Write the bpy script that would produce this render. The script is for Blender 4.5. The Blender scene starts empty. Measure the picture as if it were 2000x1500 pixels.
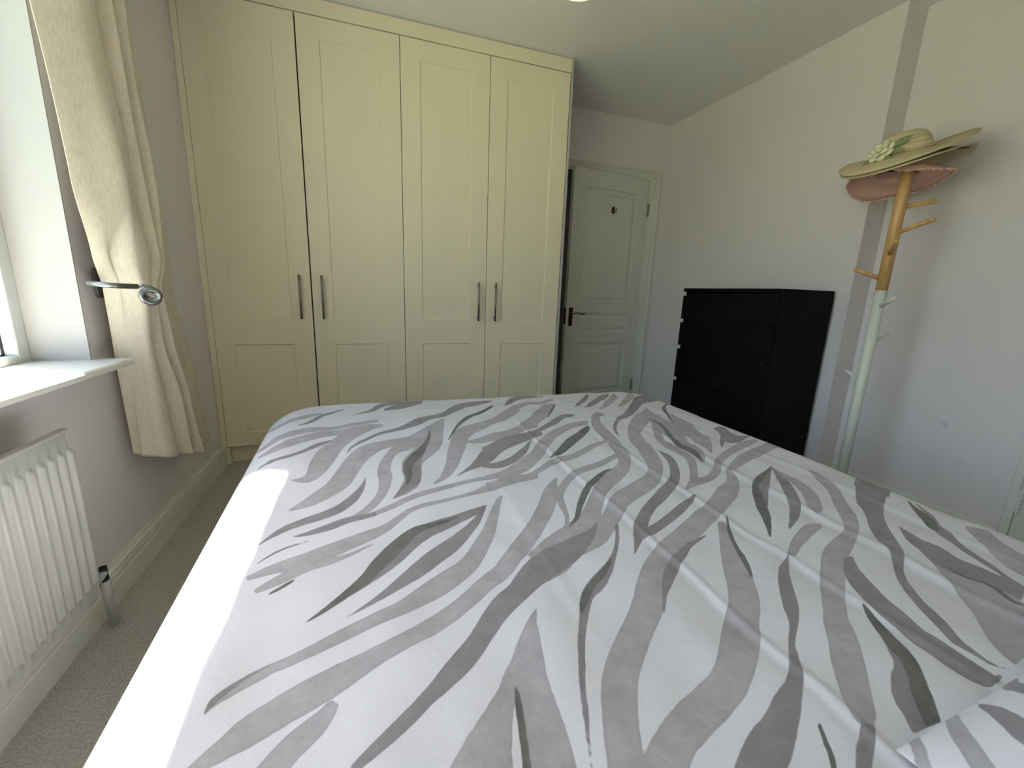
import bpy, bmesh, math, random
import numpy as np
from mathutils import Vector, Matrix

sc = bpy.context.scene
COL = sc.collection
R = math.radians

# ------------------------------------------------------------------ camera
cam_d = bpy.data.cameras.new('camera')
cam_d.sensor_width = 36.0
cam_d.lens = 815.8 / 2000 * 36.0
cam_d.clip_start = 0.02
cam = bpy.data.objects.new('camera', cam_d)
COL.objects.link(cam)
yaw, pit, rol = R(19.1295), R(-12.3299), R(2.0713)
fw = Vector((math.sin(yaw) * math.cos(pit), math.cos(yaw) * math.cos(pit), math.sin(pit)))
r0 = Vector((math.cos(yaw), -math.sin(yaw), 0))
u0 = r0.cross(fw)
rx = r0 * math.cos(rol) + u0 * math.sin(rol)
ux = -r0 * math.sin(rol) + u0 * math.cos(rol)
M = Matrix((rx, ux, -fw)).transposed().to_4x4()
M.translation = Vector((0.809, 0.0, 1.0129))
cam.matrix_world = M
sc.camera = cam

# ------------------------------------------------------------------ world, sun, exposure
SUN = Vector((1.0, -0.60, -2.0)).normalized()
world = bpy.data.worlds.new('world')
sc.world = world
world.use_nodes = True
wn = world.node_tree.nodes
wn.clear()
wo = wn.new('ShaderNodeOutputWorld')
wb = wn.new('ShaderNodeBackground')
sky = wn.new('ShaderNodeTexSky')
sky.sky_type = 'NISHITA'
sky.sun_disc = False
sky.sun_elevation = R(59)
sky.sun_rotation = math.atan2(-SUN.x, -SUN.y)
sky.air_density = 1.0
sky.dust_density = 2.0
sky.ozone_density = 1.0
wb.inputs['Strength'].default_value = 0.40
world.node_tree.links.new(sky.outputs[0], wb.inputs[0])
world.node_tree.links.new(wb.outputs[0], wo.inputs[0])
sun_d = bpy.data.lights.new('sun', 'SUN')
sun_d.energy = 21.0
sun_d.angle = R(0.8)
sun_d.color = (1.0, 0.965, 0.92)
sun = bpy.data.objects.new('sun', sun_d)
COL.objects.link(sun)
sun.rotation_euler = SUN.to_track_quat('-Z', 'Y').to_euler()
sun.location = (-4, 3, 8)
sc.view_settings.view_transform = 'Standard'
sc.view_settings.look = 'None'
sc.view_settings.gamma = 1.0
sc.view_settings.use_curve_mapping = False
sc.view_settings.exposure = 1.36
sc.cycles.max_bounces = 10
sc.cycles.diffuse_bounces = 6
sc.cycles.transparent_max_bounces = 16
sc.cycles.use_denoising = True
sc.cycles.sample_clamp_indirect = 8.0
sc.cycles.caustics_reflective = False
sc.cycles.caustics_refractive = False

# ------------------------------------------------------------------ materials
def rgb(h):
    v = [int(h[i:i + 2], 16) / 255 for i in (0, 2, 4)]
    return tuple((c / 12.92 if c <= 0.04045 else ((c + 0.055) / 1.055) ** 2.4) for c in v) + (1,)

class Mat:
    def __init__(s, name):
        s.m = bpy.data.materials.new(name)
        s.m.use_nodes = True
        s.t = s.m.node_tree
        s.b = s.t.nodes['Principled BSDF']
    def n(s, kind, **kw):
        nd = s.t.nodes.new(kind)
        for k, v in kw.items():
            if k in nd.inputs:
                nd.inputs[k].default_value = v
            else:
                setattr(nd, k, v)
        return nd
    def l(s, a, b):
        s.t.links.new(a, b)
    def coord(s, scale=(1, 1, 1), kind='Object'):
        tc = s.n('ShaderNodeTexCoord')
        mp = s.n('ShaderNodeMapping')
        mp.inputs['Scale'].default_value = scale
        s.l(tc.outputs[kind], mp.inputs['Vector'])
        return mp.outputs['Vector']
    def mix(s, fac, a, b, mode='MIX'):
        m = s.n('ShaderNodeMix', data_type='RGBA', blend_type=mode)
        for idx, v in ((0, fac), (6, a), (7, b)):
            if hasattr(v, 'is_output'):
                s.l(v, m.inputs[idx])
            else:
                m.inputs[idx].default_value = v
        return m.outputs[2]
    def math(s, op, a, b=0.0, clamp=False):
        m = s.n('ShaderNodeMath', operation=op, use_clamp=clamp)
        for idx, v in ((0, a), (1, b)):
            if hasattr(v, 'is_output'):
                s.l(v, m.inputs[idx])
            else:
                m.inputs[idx].default_value = v
        return m.outputs[0]
    def noise(s, vec, scale, detail=3.0, rough=0.5):
        nz = s.n('ShaderNodeTexNoise')
        nz.inputs['Scale'].default_value = scale
        nz.inputs['Detail'].default_value = detail
        nz.inputs['Roughness'].default_value = rough
        s.l(vec, nz.inputs['Vector'])
        return nz.outputs[0]
    def bump(s, h, strength, dist):
        b = s.n('ShaderNodeBump')
        b.inputs['Strength'].default_value = strength
        b.inputs['Distance'].default_value = dist
        s.l(h, b.inputs['Height'])
        s.l(b.outputs[0], s.b.inputs['Normal'])
    def ramp(s, fac, lo, hi, a=(0, 0, 0, 1), b=(1, 1, 1, 1)):
        r = s.n('ShaderNodeValToRGB')
        r.color_ramp.elements[0].position = lo
        r.color_ramp.elements[1].position = hi
        r.color_ramp.elements[0].color = a
        r.color_ramp.elements[1].color = b
        s.l(fac, r.inputs[0])
        return r.outputs[0]

def paint(name, col, rough=0.6, vary=0.04, bump=0.15, bscale=220, spec=0.3, metal=0.0, nscale=3.0):
    m = Mat(name)
    v = m.coord()
    nz = m.noise(v, nscale, 4)
    c2 = tuple(c * (1 - vary) for c in col[:3]) + (1,)
    c1 = tuple(min(1, c * (1 + vary)) for c in col[:3]) + (1,)
    m.l(m.mix(nz, c1, c2), m.b.inputs['Base Color'])
    m.b.inputs['Roughness'].default_value = rough
    m.b.inputs['Specular IOR Level'].default_value = spec
    m.b.inputs['Metallic'].default_value = metal
    if bump > 0:
        m.bump(m.noise(v, bscale, 2), bump, 0.001)
    return m.m

WALL = rgb('dcd6d6')
m_wall = paint('wall_paint', WALL, 0.7, 0.02, 0.25, 300)
m_ceil = paint('ceiling_paint', rgb('e6e3df'), 0.8, 0.02, 0.2, 260)
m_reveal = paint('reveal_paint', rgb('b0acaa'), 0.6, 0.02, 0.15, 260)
m_gloss = paint('white_gloss', rgb('d8d8d0'), 0.35, 0.02, 0.04, 90, 0.45)
m_door = paint('door_white', rgb('cfcfc6'), 0.4, 0.02, 0.04, 90, 0.4)
m_upvc = paint('white_upvc', rgb('c8cac6'), 0.3, 0.01, 0.0, 90, 0.5)
m_rad = paint('radiator_enamel', rgb('a0a09a'), 0.35, 0.01, 0.0, 90, 0.45)
m_rubber = paint('black_gasket', rgb('1c1c1e'), 0.6, 0.05, 0.0)
m_black = paint('black_brown_veneer', rgb('0a0909'), 0.55, 0.2, 0.05, 60, 0.12)
m_blackin = paint('black_carcass', rgb('070707'), 0.6, 0.1, 0.0)
m_steel = paint('brushed_steel', rgb('8f8a84'), 0.3, 0.05, 0.0, metal=1.0)
m_bronze = paint('bronze', rgb('4a382c'), 0.35, 0.1, 0.0, metal=0.9)
m_pewter = paint('pewter', rgb('7c7f80'), 0.32, 0.1, 0.0, metal=0.9)
m_polewhite = paint('white_lacquer', rgb('d4d6cc'), 0.35, 0.02, 0.0, spec=0.45)
m_mattress = paint('mattress_ticking', rgb('cfccc8'), 0.8, 0.04, 0.2, 200)
m_basecloth = paint('divan_cloth', rgb('55524f'), 0.9, 0.08, 0.4, 300)
m_flower = paint('flower_petal', rgb('d9d3b4'), 0.7, 0.12, 0.1, 150, nscale=30)
m_leaf = paint('leaf_fabric', rgb('808c62'), 0.7, 0.2, 0.1, 150, nscale=40)
m_pink = paint('pink_felt', rgb('dcb3a2'), 0.85, 0.08, 0.4, 260, nscale=12)
m_pinktrim = paint('pink_trim', rgb('e8c4b2'), 0.85, 0.12, 0.5, 200, nscale=60)
m_darkline = paint('dark_thread', rgb('4c4232'), 0.8, 0.1, 0.0)
m_lining = paint('black_lining', rgb('0b0b0d'), 0.8, 0.1, 0.0)

def m_wall_scuffed():
    m = Mat('wall_paint_scuffed')
    tc = m.n('ShaderNodeTexCoord')
    v = tc.outputs['Object']
    nz = m.noise(v, 3.0, 4)
    base = m.mix(nz, tuple(c * 1.02 for c in WALL[:3]) + (1,), tuple(c * .98 for c in WALL[:3]) + (1,))
    fine = m.noise(v, 60, 4)
    for (y, z, a, b, s, tilt) in ((1.125, .475, .022, .012, .16, .9), (1.03, .321, .014, .008, .10, .5), (.999, .275, .014, .006, .12, .9), (.977, .251, .014, .006, .10, 0)):
        mp = m.n('ShaderNodeMapping', vector_type='TEXTURE')
        mp.inputs['Location'].default_value = (0, y, z)
        mp.inputs['Rotation'].default_value = (tilt, 0, 0)
        mp.inputs['Scale'].default_value = (10, a, b)
        m.l(v, mp.inputs['Vector'])
        ln = m.n('ShaderNodeVectorMath', operation='LENGTH')
        m.l(mp.outputs[0], ln.inputs[0])
        d = m.math('ADD', ln.outputs['Value'], m.math('MULTIPLY', fine, 0.7))
        fac = m.math('MULTIPLY', m.math('SUBTRACT', 1.5, d, True), s * 2, True)
        base = m.mix(fac, base, (0.12, 0.12, 0.12, 1))
    m.l(base, m.b.inputs['Base Color'])
    m.b.inputs['Roughness'].default_value = 0.7
    m.b.inputs['Specular IOR Level'].default_value = 0.3
    m.bump(m.noise(v, 300, 2), 0.25, 0.001)
    return m.m
m_wallscuff = m_wall_scuffed()

def m_wardrobe():
    m = Mat('cream_wardrobe')
    v = m.coord()
    nz = m.noise(v, 2.0, 3)
    m.l(m.mix(nz, rgb('e2d8bf'), rgb('ded4ba')), m.b.inputs['Base Color'])
    m.b.inputs['Roughness'].default_value = 0.45
    m.b.inputs['Specular IOR Level'].default_value = 0.35
    g = m.coord((60, 60, 3))
    m.bump(m.noise(g, 6, 3), 0.05, 0.0006)
    return m.m
m_ward = m_wardrobe()

def m_carpet():
    m = Mat('grey_carpet')
    v = m.coord()
    f = m.noise(v, 170, 4, 0.8)
    g = m.noise(v, 7, 3)
    c = m.mix(m.ramp(f, 0.32, 0.7), rgb('9a9993'), rgb('eeece6'))
    c = m.mix(m.math('MULTIPLY', g, 0.35), c, rgb('aaa9a2'))
    m.l(c, m.b.inputs['Base Color'])
    m.b.inputs['Roughness'].default_value = 1.0
    m.b.inputs['Specular IOR Level'].default_value = 0.05
    m.bump(f, 1.0, 0.006)
    return m.m
m_carp = m_carpet()

def m_curtain():
    m = Mat('slub_linen')
    v = m.coord((1, 1, 1), 'UV')
    mp = m.n('ShaderNodeMapping')
    mp.inputs['Scale'].default_value = (130, 40, 1)
    m.l(v, mp.inputs['Vector'])
    slub = m.noise(mp.outputs[0], 1.0, 4, 0.65)
    mp2 = m.n('ShaderNodeMapping')
    mp2.inputs['Scale'].default_value = (700, 900, 1)
    m.l(v, mp2.inputs['Vector'])
    weave = m.noise(mp2.outputs[0], 1.0, 2)
    c = m.mix(m.ramp(slub, 0.35, 0.62), rgb('dfd3be'), rgb('efe6d6'))
    mp3 = m.n('ShaderNodeMapping')
    mp3.inputs['Scale'].default_value = (220, 70, 1)
    m.l(v, mp3.inputs['Vector'])
    c = m.mix(m.math('MULTIPLY', m.ramp(m.noise(mp3.outputs[0], 1.0, 3, 0.6), 0.60, 0.72), 0.22), c, rgb('a39478'))
    c = m.mix(m.math('MULTIPLY', weave, 0.35), c, rgb('ded3be'))
    m.l(c, m.b.inputs['Base Color'])
    m.b.inputs['Roughness'].default_value = 0.85
    m.b.inputs['Specular IOR Level'].default_value = 0.15
    m.b.inputs['Sheen Weight'].default_value = 0.15
    m.bump(m.math('ADD', slub, m.math('MULTIPLY', weave, 0.5)), 0.5, 0.001)
    tr = m.n('ShaderNodeBsdfTranslucent')
    m.l(c, tr.inputs[0])
    mx = m.n('ShaderNodeMixShader')
    mx.inputs[0].default_value = 0.2
    m.l(m.b.outputs[0], mx.inputs[1])
    m.l(tr.outputs[0], mx.inputs[2])
    m.l(mx.outputs[0], m.t.nodes['Material Output'].inputs[0])
    return m.m
m_curt = m_curtain()

def m_wood_f():
    m = Mat('bamboo_wood')
    v = m.coord((30, 30, 2.0))
    nz = m.noise(v, 2.0, 5, 0.6)
    m.l(m.mix(m.ramp(nz, 0.35, 0.68), rgb('bf935a'), rgb('dfb67e')), m.b.inputs['Base Color'])
    m.b.inputs['Roughness'].default_value = 0.4
    return m.m
m_wood = m_wood_f()

def m_straw_f():
    m = Mat('woven_straw')
    w = m.n('ShaderNodeTexWave', wave_type='RINGS', rings_direction='Z')
    w.inputs['Scale'].default_value = 55
    w.inputs['Distortion'].default_value = 1.2
    w.inputs['Detail'].default_value = 2
    m.l(m.coord(), w.inputs['Vector'])
    nz = m.noise(m.coord(), 90, 3)
    c = m.mix(w.outputs['Fac'], rgb('c2b28c'), rgb('ded0ac'))
    c = m.mix(m.math('MULTIPLY', nz, 0.4), c, rgb('b5a47c'))
    m.l(c, m.b.inputs['Base Color'])
    m.b.inputs['Roughness'].default_value = 0.75
    m.bump(w.outputs['Fac'], 0.5, 0.002)
    return m.m
m_straw = m_straw_f()

def m_print_f():
    """zebra print: signed distances to the printed stripes are stored on the cloth's vertices"""
    m = Mat('printed_cotton')
    v = m.coord((1, 1, 1), 'UV')
    big = m.noise(v, 5, 4, 0.6)
    mid = m.noise(v, 26, 5, 0.7)
    fine = m.noise(v, 240, 3, 0.7)
    col = m.mix(big, rgb('c8c6cb'), rgb('bdbbbf'))
    edge = m.math('MULTIPLY', m.math('SUBTRACT', mid, 0.5), 0.0012)
    def mask(name):
        at = m.n('ShaderNodeAttribute', attribute_name=name)
        d = m.math('ADD', at.outputs['Fac'], edge)
        return m.math('MULTIPLY_ADD', d, -1 / 0.0012, True) if False else m.math('ADD', m.math('MULTIPLY', d, -1 / 0.0014), 0.5, True), at.outputs['Fac']
    kl, dl = mask('print_light')
    km, dm = mask('print_mid')
    kd, dd = mask('print_dark')
    wl = m.mix(m.ramp(mid, 0.3, 0.72), rgb('8d898c'), rgb('a6a2a5'))
    wl = m.mix(m.math('MULTIPLY', fine, 0.3), wl, rgb('8c888a'))
    rim = m.math('MULTIPLY', m.math('SUBTRACT', 1.0, m.math('MULTIPLY', m.math('ABSOLUTE', dl), 220), True), 0.35)
    wl = m.mix(rim, wl, rgb('858182'))
    wm = m.mix(m.ramp(mid, 0.3, 0.75), rgb('736e71'), rgb('868184'))
    wd = m.mix(m.ramp(mid, 0.35, 0.7), rgb('4b4b48'), rgb('686763'))
    wd = m.mix(m.math('MULTIPLY', fine, 0.3), wd, rgb('77766f'))
    col = m.mix(kl, col, wl)
    col = m.mix(km, col, wm)
    col = m.mix(kd, col, wd)
    m.l(col, m.b.inputs['Base Color'])
    m.b.inputs['Roughness'].default_value = 0.6
    m.b.inputs['Specular IOR Level'].default_value = 0.25
    m.b.inputs['Sheen Weight'].default_value = 0.1
    wr = m.noise(v, 11, 6, 0.62)
    m.bump(m.math('ADD', wr, m.math('MULTIPLY', m.noise(m.coord((900, 900, 1), 'UV'), 1.0, 1), 0.02)), 0.30, 0.010)
    return m.m
m_print = m_print_f()

def m_glass_f():
    m = Mat('window_glass')
    out = m.t.nodes['Material Output']
    tr = m.n('ShaderNodeBsdfTransparent')
    tr.inputs[0].default_value = (0.96, 0.98, 0.97, 1)
    gl = m.n('ShaderNodeBsdfGlossy')
    gl.inputs['Roughness'].default_value = 0.02
    lw = m.n('ShaderNodeLayerWeight')
    refl = m.math('ADD', m.math('MULTIPLY', m.math('POWER', lw.outputs['Facing'], 5.0), 0.8), 0.04, True)
    mx = m.n('ShaderNodeMixShader')
    m.l(refl, mx.inputs[0])
    m.l(tr.outputs[0], mx.inputs[1])
    m.l(gl.outputs[0], mx.inputs[2])
    m.l(mx.outputs[0], out.inputs[0])
    return m.m
m_glass = m_glass_f()

def m_emit_f():
    m = Mat('lit_opal_glass')
    m.b.inputs['Base Color'].default_value = rgb('fff0d0')
    m.b.inputs['Emission Color'].default_value = (1.0, 0.74, 0.36, 1)
    m.b.inputs['Emission Strength'].default_value = 0.7
    nz = m.noise(m.coord(), 4)
    m.l(m.mix(m.math('MULTIPLY', nz, 0.1), rgb('fff0d0'), rgb('f4e4c0')), m.b.inputs['Base Color'])
    return m.m
m_lamp = m_emit_f()

def m_lawn_f():
    m = Mat('lawn_grass')
    v = m.coord()
    n1 = m.noise(v, 0.6, 5)
    m.l(m.mix(n1, rgb('75855a'), rgb('a3a488')), m.b.inputs['Base Color'])
    m.b.inputs['Roughness'].default_value = 1.0
    m.bump(m.noise(v, 30, 3), 0.6, 0.03)
    return m.m
m_lawn = m_lawn_f()
m_hedge = paint('hedge_leaves', rgb('6f8048'), 0.8, 0.35, 0.8, 20, nscale=6)

# ------------------------------------------------------------------ mesh helpers
def link(name, me, mat, parent=None, loc=None, smooth=False):
    o = bpy.data.objects.new(name, me)
    COL.objects.link(o)
    if mat:
        me.materials.append(mat)
    if parent:
        o.parent = parent
    if loc:
        o.location = loc
    if smooth:
        for p in me.polygons:
            p.use_smooth = True
    return o

def from_bm(name, bm, mat, parent=None, smooth=False):
    bmesh.ops.recalc_face_normals(bm, faces=bm.faces)
    me = bpy.data.meshes.new(name)
    bm.to_mesh(me)
    bm.free()
    return link(name, me, mat, parent, None, smooth)

def add_box(bm, x0, x1, y0, y1, z0, z1, bev=0.0, seg=2):
    vs = [bm.verts.new((x, y, z)) for z in (z0, z1) for y in (y0, y1) for x in (x0, x1)]
    fs = [bm.faces.new([vs[i] for i in q]) for q in ((0, 2, 3, 1), (4, 5, 7, 6), (0, 1, 5, 4), (2, 6, 7, 3), (0, 4, 6, 2), (1, 3, 7, 5))]
    if bev > 0:
        es = list({e for f in fs for e in f.edges})
        bmesh.ops.bevel(bm, geom=es, offset=bev, segments=seg, affect='EDGES', profile=0.5)

def box(name, mat, x0, x1, y0, y1, z0, z1, parent=None, bev=0.0, seg=2):
    bm = bmesh.new()
    add_box(bm, x0, x1, y0, y1, z0, z1, bev, seg)
    return from_bm(name, bm, mat, parent)

def boxes(name, mat, lst, parent=None, bev=0.0):
    bm = bmesh.new()
    for b in lst:
        add_box(bm, *b, bev=bev)
    return from_bm(name, bm, mat, parent)

def catmull(pts, n=8):
    P = [Vector(p) for p in pts]
    P = [2 * P[0] - P[1]] + P + [2 * P[-1] - P[-2]]
    out = []
    for i in range(1, len(P) - 2):
        for k in range(n):
            t = k / n
            a, b, c, d = P[i - 1:i + 3]
            out.append(0.5 * ((2 * b) + (c - a) * t + (2 * a - 5 * b + 4 * c - d) * t * t + (3 * b - a - 3 * c + d) * t ** 3))
    out.append(P[-2])
    return out

def add_tube(bm, pts, rad, seg=12, cap=True):
    pts = [Vector(p) for p in pts]
    n = len(pts)
    rads = rad if isinstance(rad, (list, tuple)) else [rad] * n
    rings = []
    prev = None
    for i, p in enumerate(pts):
        t = (pts[min(i + 1, n - 1)] - pts[max(i - 1, 0)]).normalized()
        if prev is None:
            a = t.orthogonal().normalized()
        else:
            a = (prev - t * prev.dot(t)).normalized()
        prev = a
        b = t.cross(a)
        rings.append([bm.verts.new(p + (a * math.cos(2 * math.pi * k / seg) + b * math.sin(2 * math.pi * k / seg)) * rads[i]) for k in range(seg)])
    for i in range(n - 1):
        for k in range(seg):
            bm.faces.new((rings[i][k], rings[i][(k + 1) % seg], rings[i + 1][(k + 1) % seg], rings[i + 1][k]))
    if cap:
        bm.faces.new(rings[0])
        bm.faces.new(rings[-1])

def tube(name, mat, pts, rad, parent=None, seg=12):
    bm = bmesh.new()
    add_tube(bm, pts, rad, seg)
    return from_bm(name, bm, mat, parent, True)

def add_prism(bm, prof, axis, a, b):
    """extrude a 2-D profile along an axis ('x': prof=(y,z), 'y': prof=(x,z), 'z': prof=(x,y))"""
    def co(p, t):
        return {'x': (t, p[0], p[1]), 'y': (p[0], t, p[1]), 'z': (p[0], p[1], t)}[axis]
    A = [bm.verts.new(co(p, a)) for p in prof]
    B = [bm.verts.new(co(p, b)) for p in prof]
    n = len(prof)
    for i in range(n):
        bm.faces.new((A[i], A[(i + 1) % n], B[(i + 1) % n], B[i]))
    bm.faces.new(A)
    bm.faces.new(B)

def empty(name, loc=(0, 0, 0), rz=0.0):
    o = bpy.data.objects.new(name, None)
    COL.objects.link(o)
    o.location = loc
    o.rotation_euler = (0, 0, rz)
    o.empty_display_size = 0.1
    return o

def tag(o, label, cat, group=None):
    o['label'] = label
    o['category'] = cat
    if group:
        o['group'] = group
    return o

def struct(o, label=None):
    o['kind'] = 'structure'
    if label:
        o['label'] = label
    return o

# ------------------------------------------------------------------ room dimensions (metres)
H = 2.40
YW = 2.6135        # wardrobe front
YB = 3.206         # back wall
XA = 3.2304        # right wall, chimney-side part
XB = 3.3677        # right wall, recessed part
YS = 1.569         # where the right wall steps back
YN = -0.50         # wall behind the bed head
JF, JN = 1.61, -0.25           # window jambs
ZS, ZH = 0.766, 2.235          # sill top, window head

struct(box('floor', m_carp, -0.02, 3.6, YN - 0.1, YB + 0.4, -0.06, 0.0), 'short pile grey carpet over the whole floor')
struct(box('ceiling', m_ceil, -0.26, 3.6, YN - 0.1, YB + 0.4, H, H + 0.1), 'plain white painted ceiling')
struct(boxes('wall_left', m_wall, [(-0.24, 0, YN, JN, 0, H), (-0.24, 0, JF, YB + 0.1, 0, H), (-0.24, 0, JN, JF, 0, ZS - 0.022), (-0.24, 0, JN, JF, ZH, H)]), 'grey painted wall around the window')
D0, D1, DZ = 2.285, 3.085, 1.985       # door opening in the back wall
struct(boxes('wall_back', m_wall, [(0, D0, YB, YB + 0.1, 0, H), (D1, XB + 0.1, YB, YB + 0.1, 0, H), (D0, D1, YB, YB + 0.1, DZ, H),
                                   (D0 - 0.1, D1 + 0.1, YB + 0.3, YB + 0.35, 0, DZ + 0.1), (D0 - 0.05, D0, YB + 0.1, YB + 0.3, 0, DZ + 0.1),  # unseen closed box behind the doorway, added to keep sky light out
                                   (D1, D1 + 0.05, YB + 0.1, YB + 0.3, 0, DZ + 0.1), (D0, D1, YB + 0.1, YB + 0.3, DZ, DZ + 0.1)]), 'grey painted wall holding the panelled door')
struct(box('wall_right', m_wall, XA, XA + 0.25, YS, YB, 0, H), 'grey painted wall behind the black chest, standing proud')
E2Y0, E2Y1, E2Z = 0.012, 0.834, 1.97
struct(boxes('wall_right_recess', m_wallscuff, [(XB, XB + 0.1, E2Y1, YS, 0, H), (XB, XB + 0.1, YN, E2Y0, 0, H), (XB, XB + 0.1, E2Y0, E2Y1, E2Z, H), (XB + 0.06, XB + 0.1, E2Y0, E2Y1, 0, E2Z)]), 'scuffed grey painted wall set back behind the hat stand')
struct(box('wall_near', m_wall, -0.24, XB + 0.1, YN - 0.1, YN, 0, H), 'grey painted wall behind the bed head')
# white lining of the window recess
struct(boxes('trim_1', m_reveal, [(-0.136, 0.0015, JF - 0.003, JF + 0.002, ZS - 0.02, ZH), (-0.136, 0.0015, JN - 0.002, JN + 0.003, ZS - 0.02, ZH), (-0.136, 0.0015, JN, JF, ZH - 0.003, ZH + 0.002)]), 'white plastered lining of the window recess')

def skirting(name, runs, label, hgt=0.122):
    """profiled skirting board; runs are (axis, fixed, sign, a, b)"""
    prof = [(0, 0), (0.022, 0), (0.022, 0.076), (0.020, 0.079), (0.016, 0.080), (0.016, 0.086), (0.020, 0.087), (0.021, 0.091), (0.020, 0.096), (0.014, 0.097), (0.013, 0.104), (0.017, 0.105), (0.017, 0.109), (0.012, 0.114), (0.007, 0.115), (0.006, 0.122), (0, 0.122)]
    prof = [(d, z * hgt / 0.122) for d, z in prof]
    bm = bmesh.new()
    for axis, fixed, s, a, b in runs:
        add_prism(bm, [(fixed + s * d, z) for d, z in prof], axis, a, b)
    return struct(from_bm(name, bm, m_gloss), label)
skirting('baseboard_left', [('y', 0.0, 1, YN, YW - 0.0)], 'white moulded skirting board under the window')
skirting('baseboard_right', [('y', XA, -1, YS, YB), ('y', XB, -1, E2Y1 + 0.030, YS), ('x', YS, -1, XA - 0.02, XB)], 'white moulded skirting board behind the chest and hat stand', 0.088)
skirting('baseboard_back', [('x', YB, -1, 3.172, XA)], 'short white skirting board beside the panelled door')
skirting('baseboard_near', [('x', YN, 1, 0, XB)], 'white skirting board behind the bed head')

# ------------------------------------------------------------------ window
win = empty('window_1', (-0.17, 0.68, ZS))
struct(win, 'white framed double glazed window with a deep white sill')
def wchild(o):
    o.parent = win
    o.matrix_parent_inverse = win.matrix_basis.inverted()
    return o
def wbox(name, mat, lst, bev=0.0):
    return wchild(boxes(name, mat, lst, None, bev))
FX0, FX1, FW = -0.205, -0.136, 0.046
wbox('window_frame', m_upvc, [(FX0, FX1, JF - FW, JF, ZS - 0.01, ZH), (FX0, FX1, JN, JN + FW, ZS - 0.01, ZH), (FX0, FX1, JN + FW, JF - FW, ZH - 0.06, ZH), (FX0, FX1, JN + FW, JF - FW, ZS - 0.01, ZS + 0.022)], 0.004)
for my in (0.62, 0.05):
    wbox('mullion', m_upvc, [(FX0, FX1, my - 0.035, my + 0.035, ZS + 0.022, ZH - 0.06)], 0.004)
for a, b in ((JN + FW, 0.015), (0.085, 0.585), (0.655, JF - FW)):
    z0, z1 = ZS + 0.022, ZH - 0.06
    g = wbox('glass_pane', m_glass, [(-0.176, -0.172, a, b, z0, z1)])
    wbox('gasket', m_rubber, [(-0.171, -0.166, b - 0.003, b + 0.001, z0, z1), (-0.171, -0.166, a - 0.001, a + 0.003, z0, z1), (-0.171, -0.166, a, b, z0, z0 + 0.003), (-0.171, -0.166, a, b, z1 - 0.003, z1)])
# sill board with a rounded nose
bm = bmesh.new()
prof = [(-0.150, ZS - 0.022), (0.084, ZS - 0.022)] + [(0.084 + 0.011 * math.sin(t), ZS - 0.011 - 0.011 * math.cos(t)) for t in [math.pi * k / 8 for k in range(1, 8)]] + [(0.084, ZS), (-0.150, ZS)]
add_prism(bm, prof, 'y', JN + 0.001, JF - 0.001)
add_prism(bm, [(max(x, 0.0), z) for x, z in prof], 'y', JF - 0.001, JF + 0.028)
add_prism(bm, [(max(x, 0.0), z) for x, z in prof], 'y', JN - 0.028, JN + 0.001)
wchild(from_bm('window_sill', bm, m_gloss))

# garden outside
struct(box('ground', m_lawn, -60, -0.6, -40, 45, -2.9, -2.75), 'sunlit garden lawn outside the window')
random.seed(4)
bm = bmesh.new()
bmesh.ops.create_icosphere(bm, subdivisions=5, radius=1.0)
for v in bm.verts:
    d = 1 + 0.10 * math.sin(9 * v.co.x + 3 * v.co.z) * math.cos(8 * v.co.y) + random.uniform(-.06, .06)
    v.co = Vector((v.co.x * 1.2 * d, v.co.y * 9 * d, v.co.z * 1.3 * d))
hedge = from_bm('garden_hedge', bm, m_hedge)
hedge.location = (-14, 16, -1.6)
tag(hedge, 'long leafy green hedge in the garden beyond the window', 'hedge')

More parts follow.
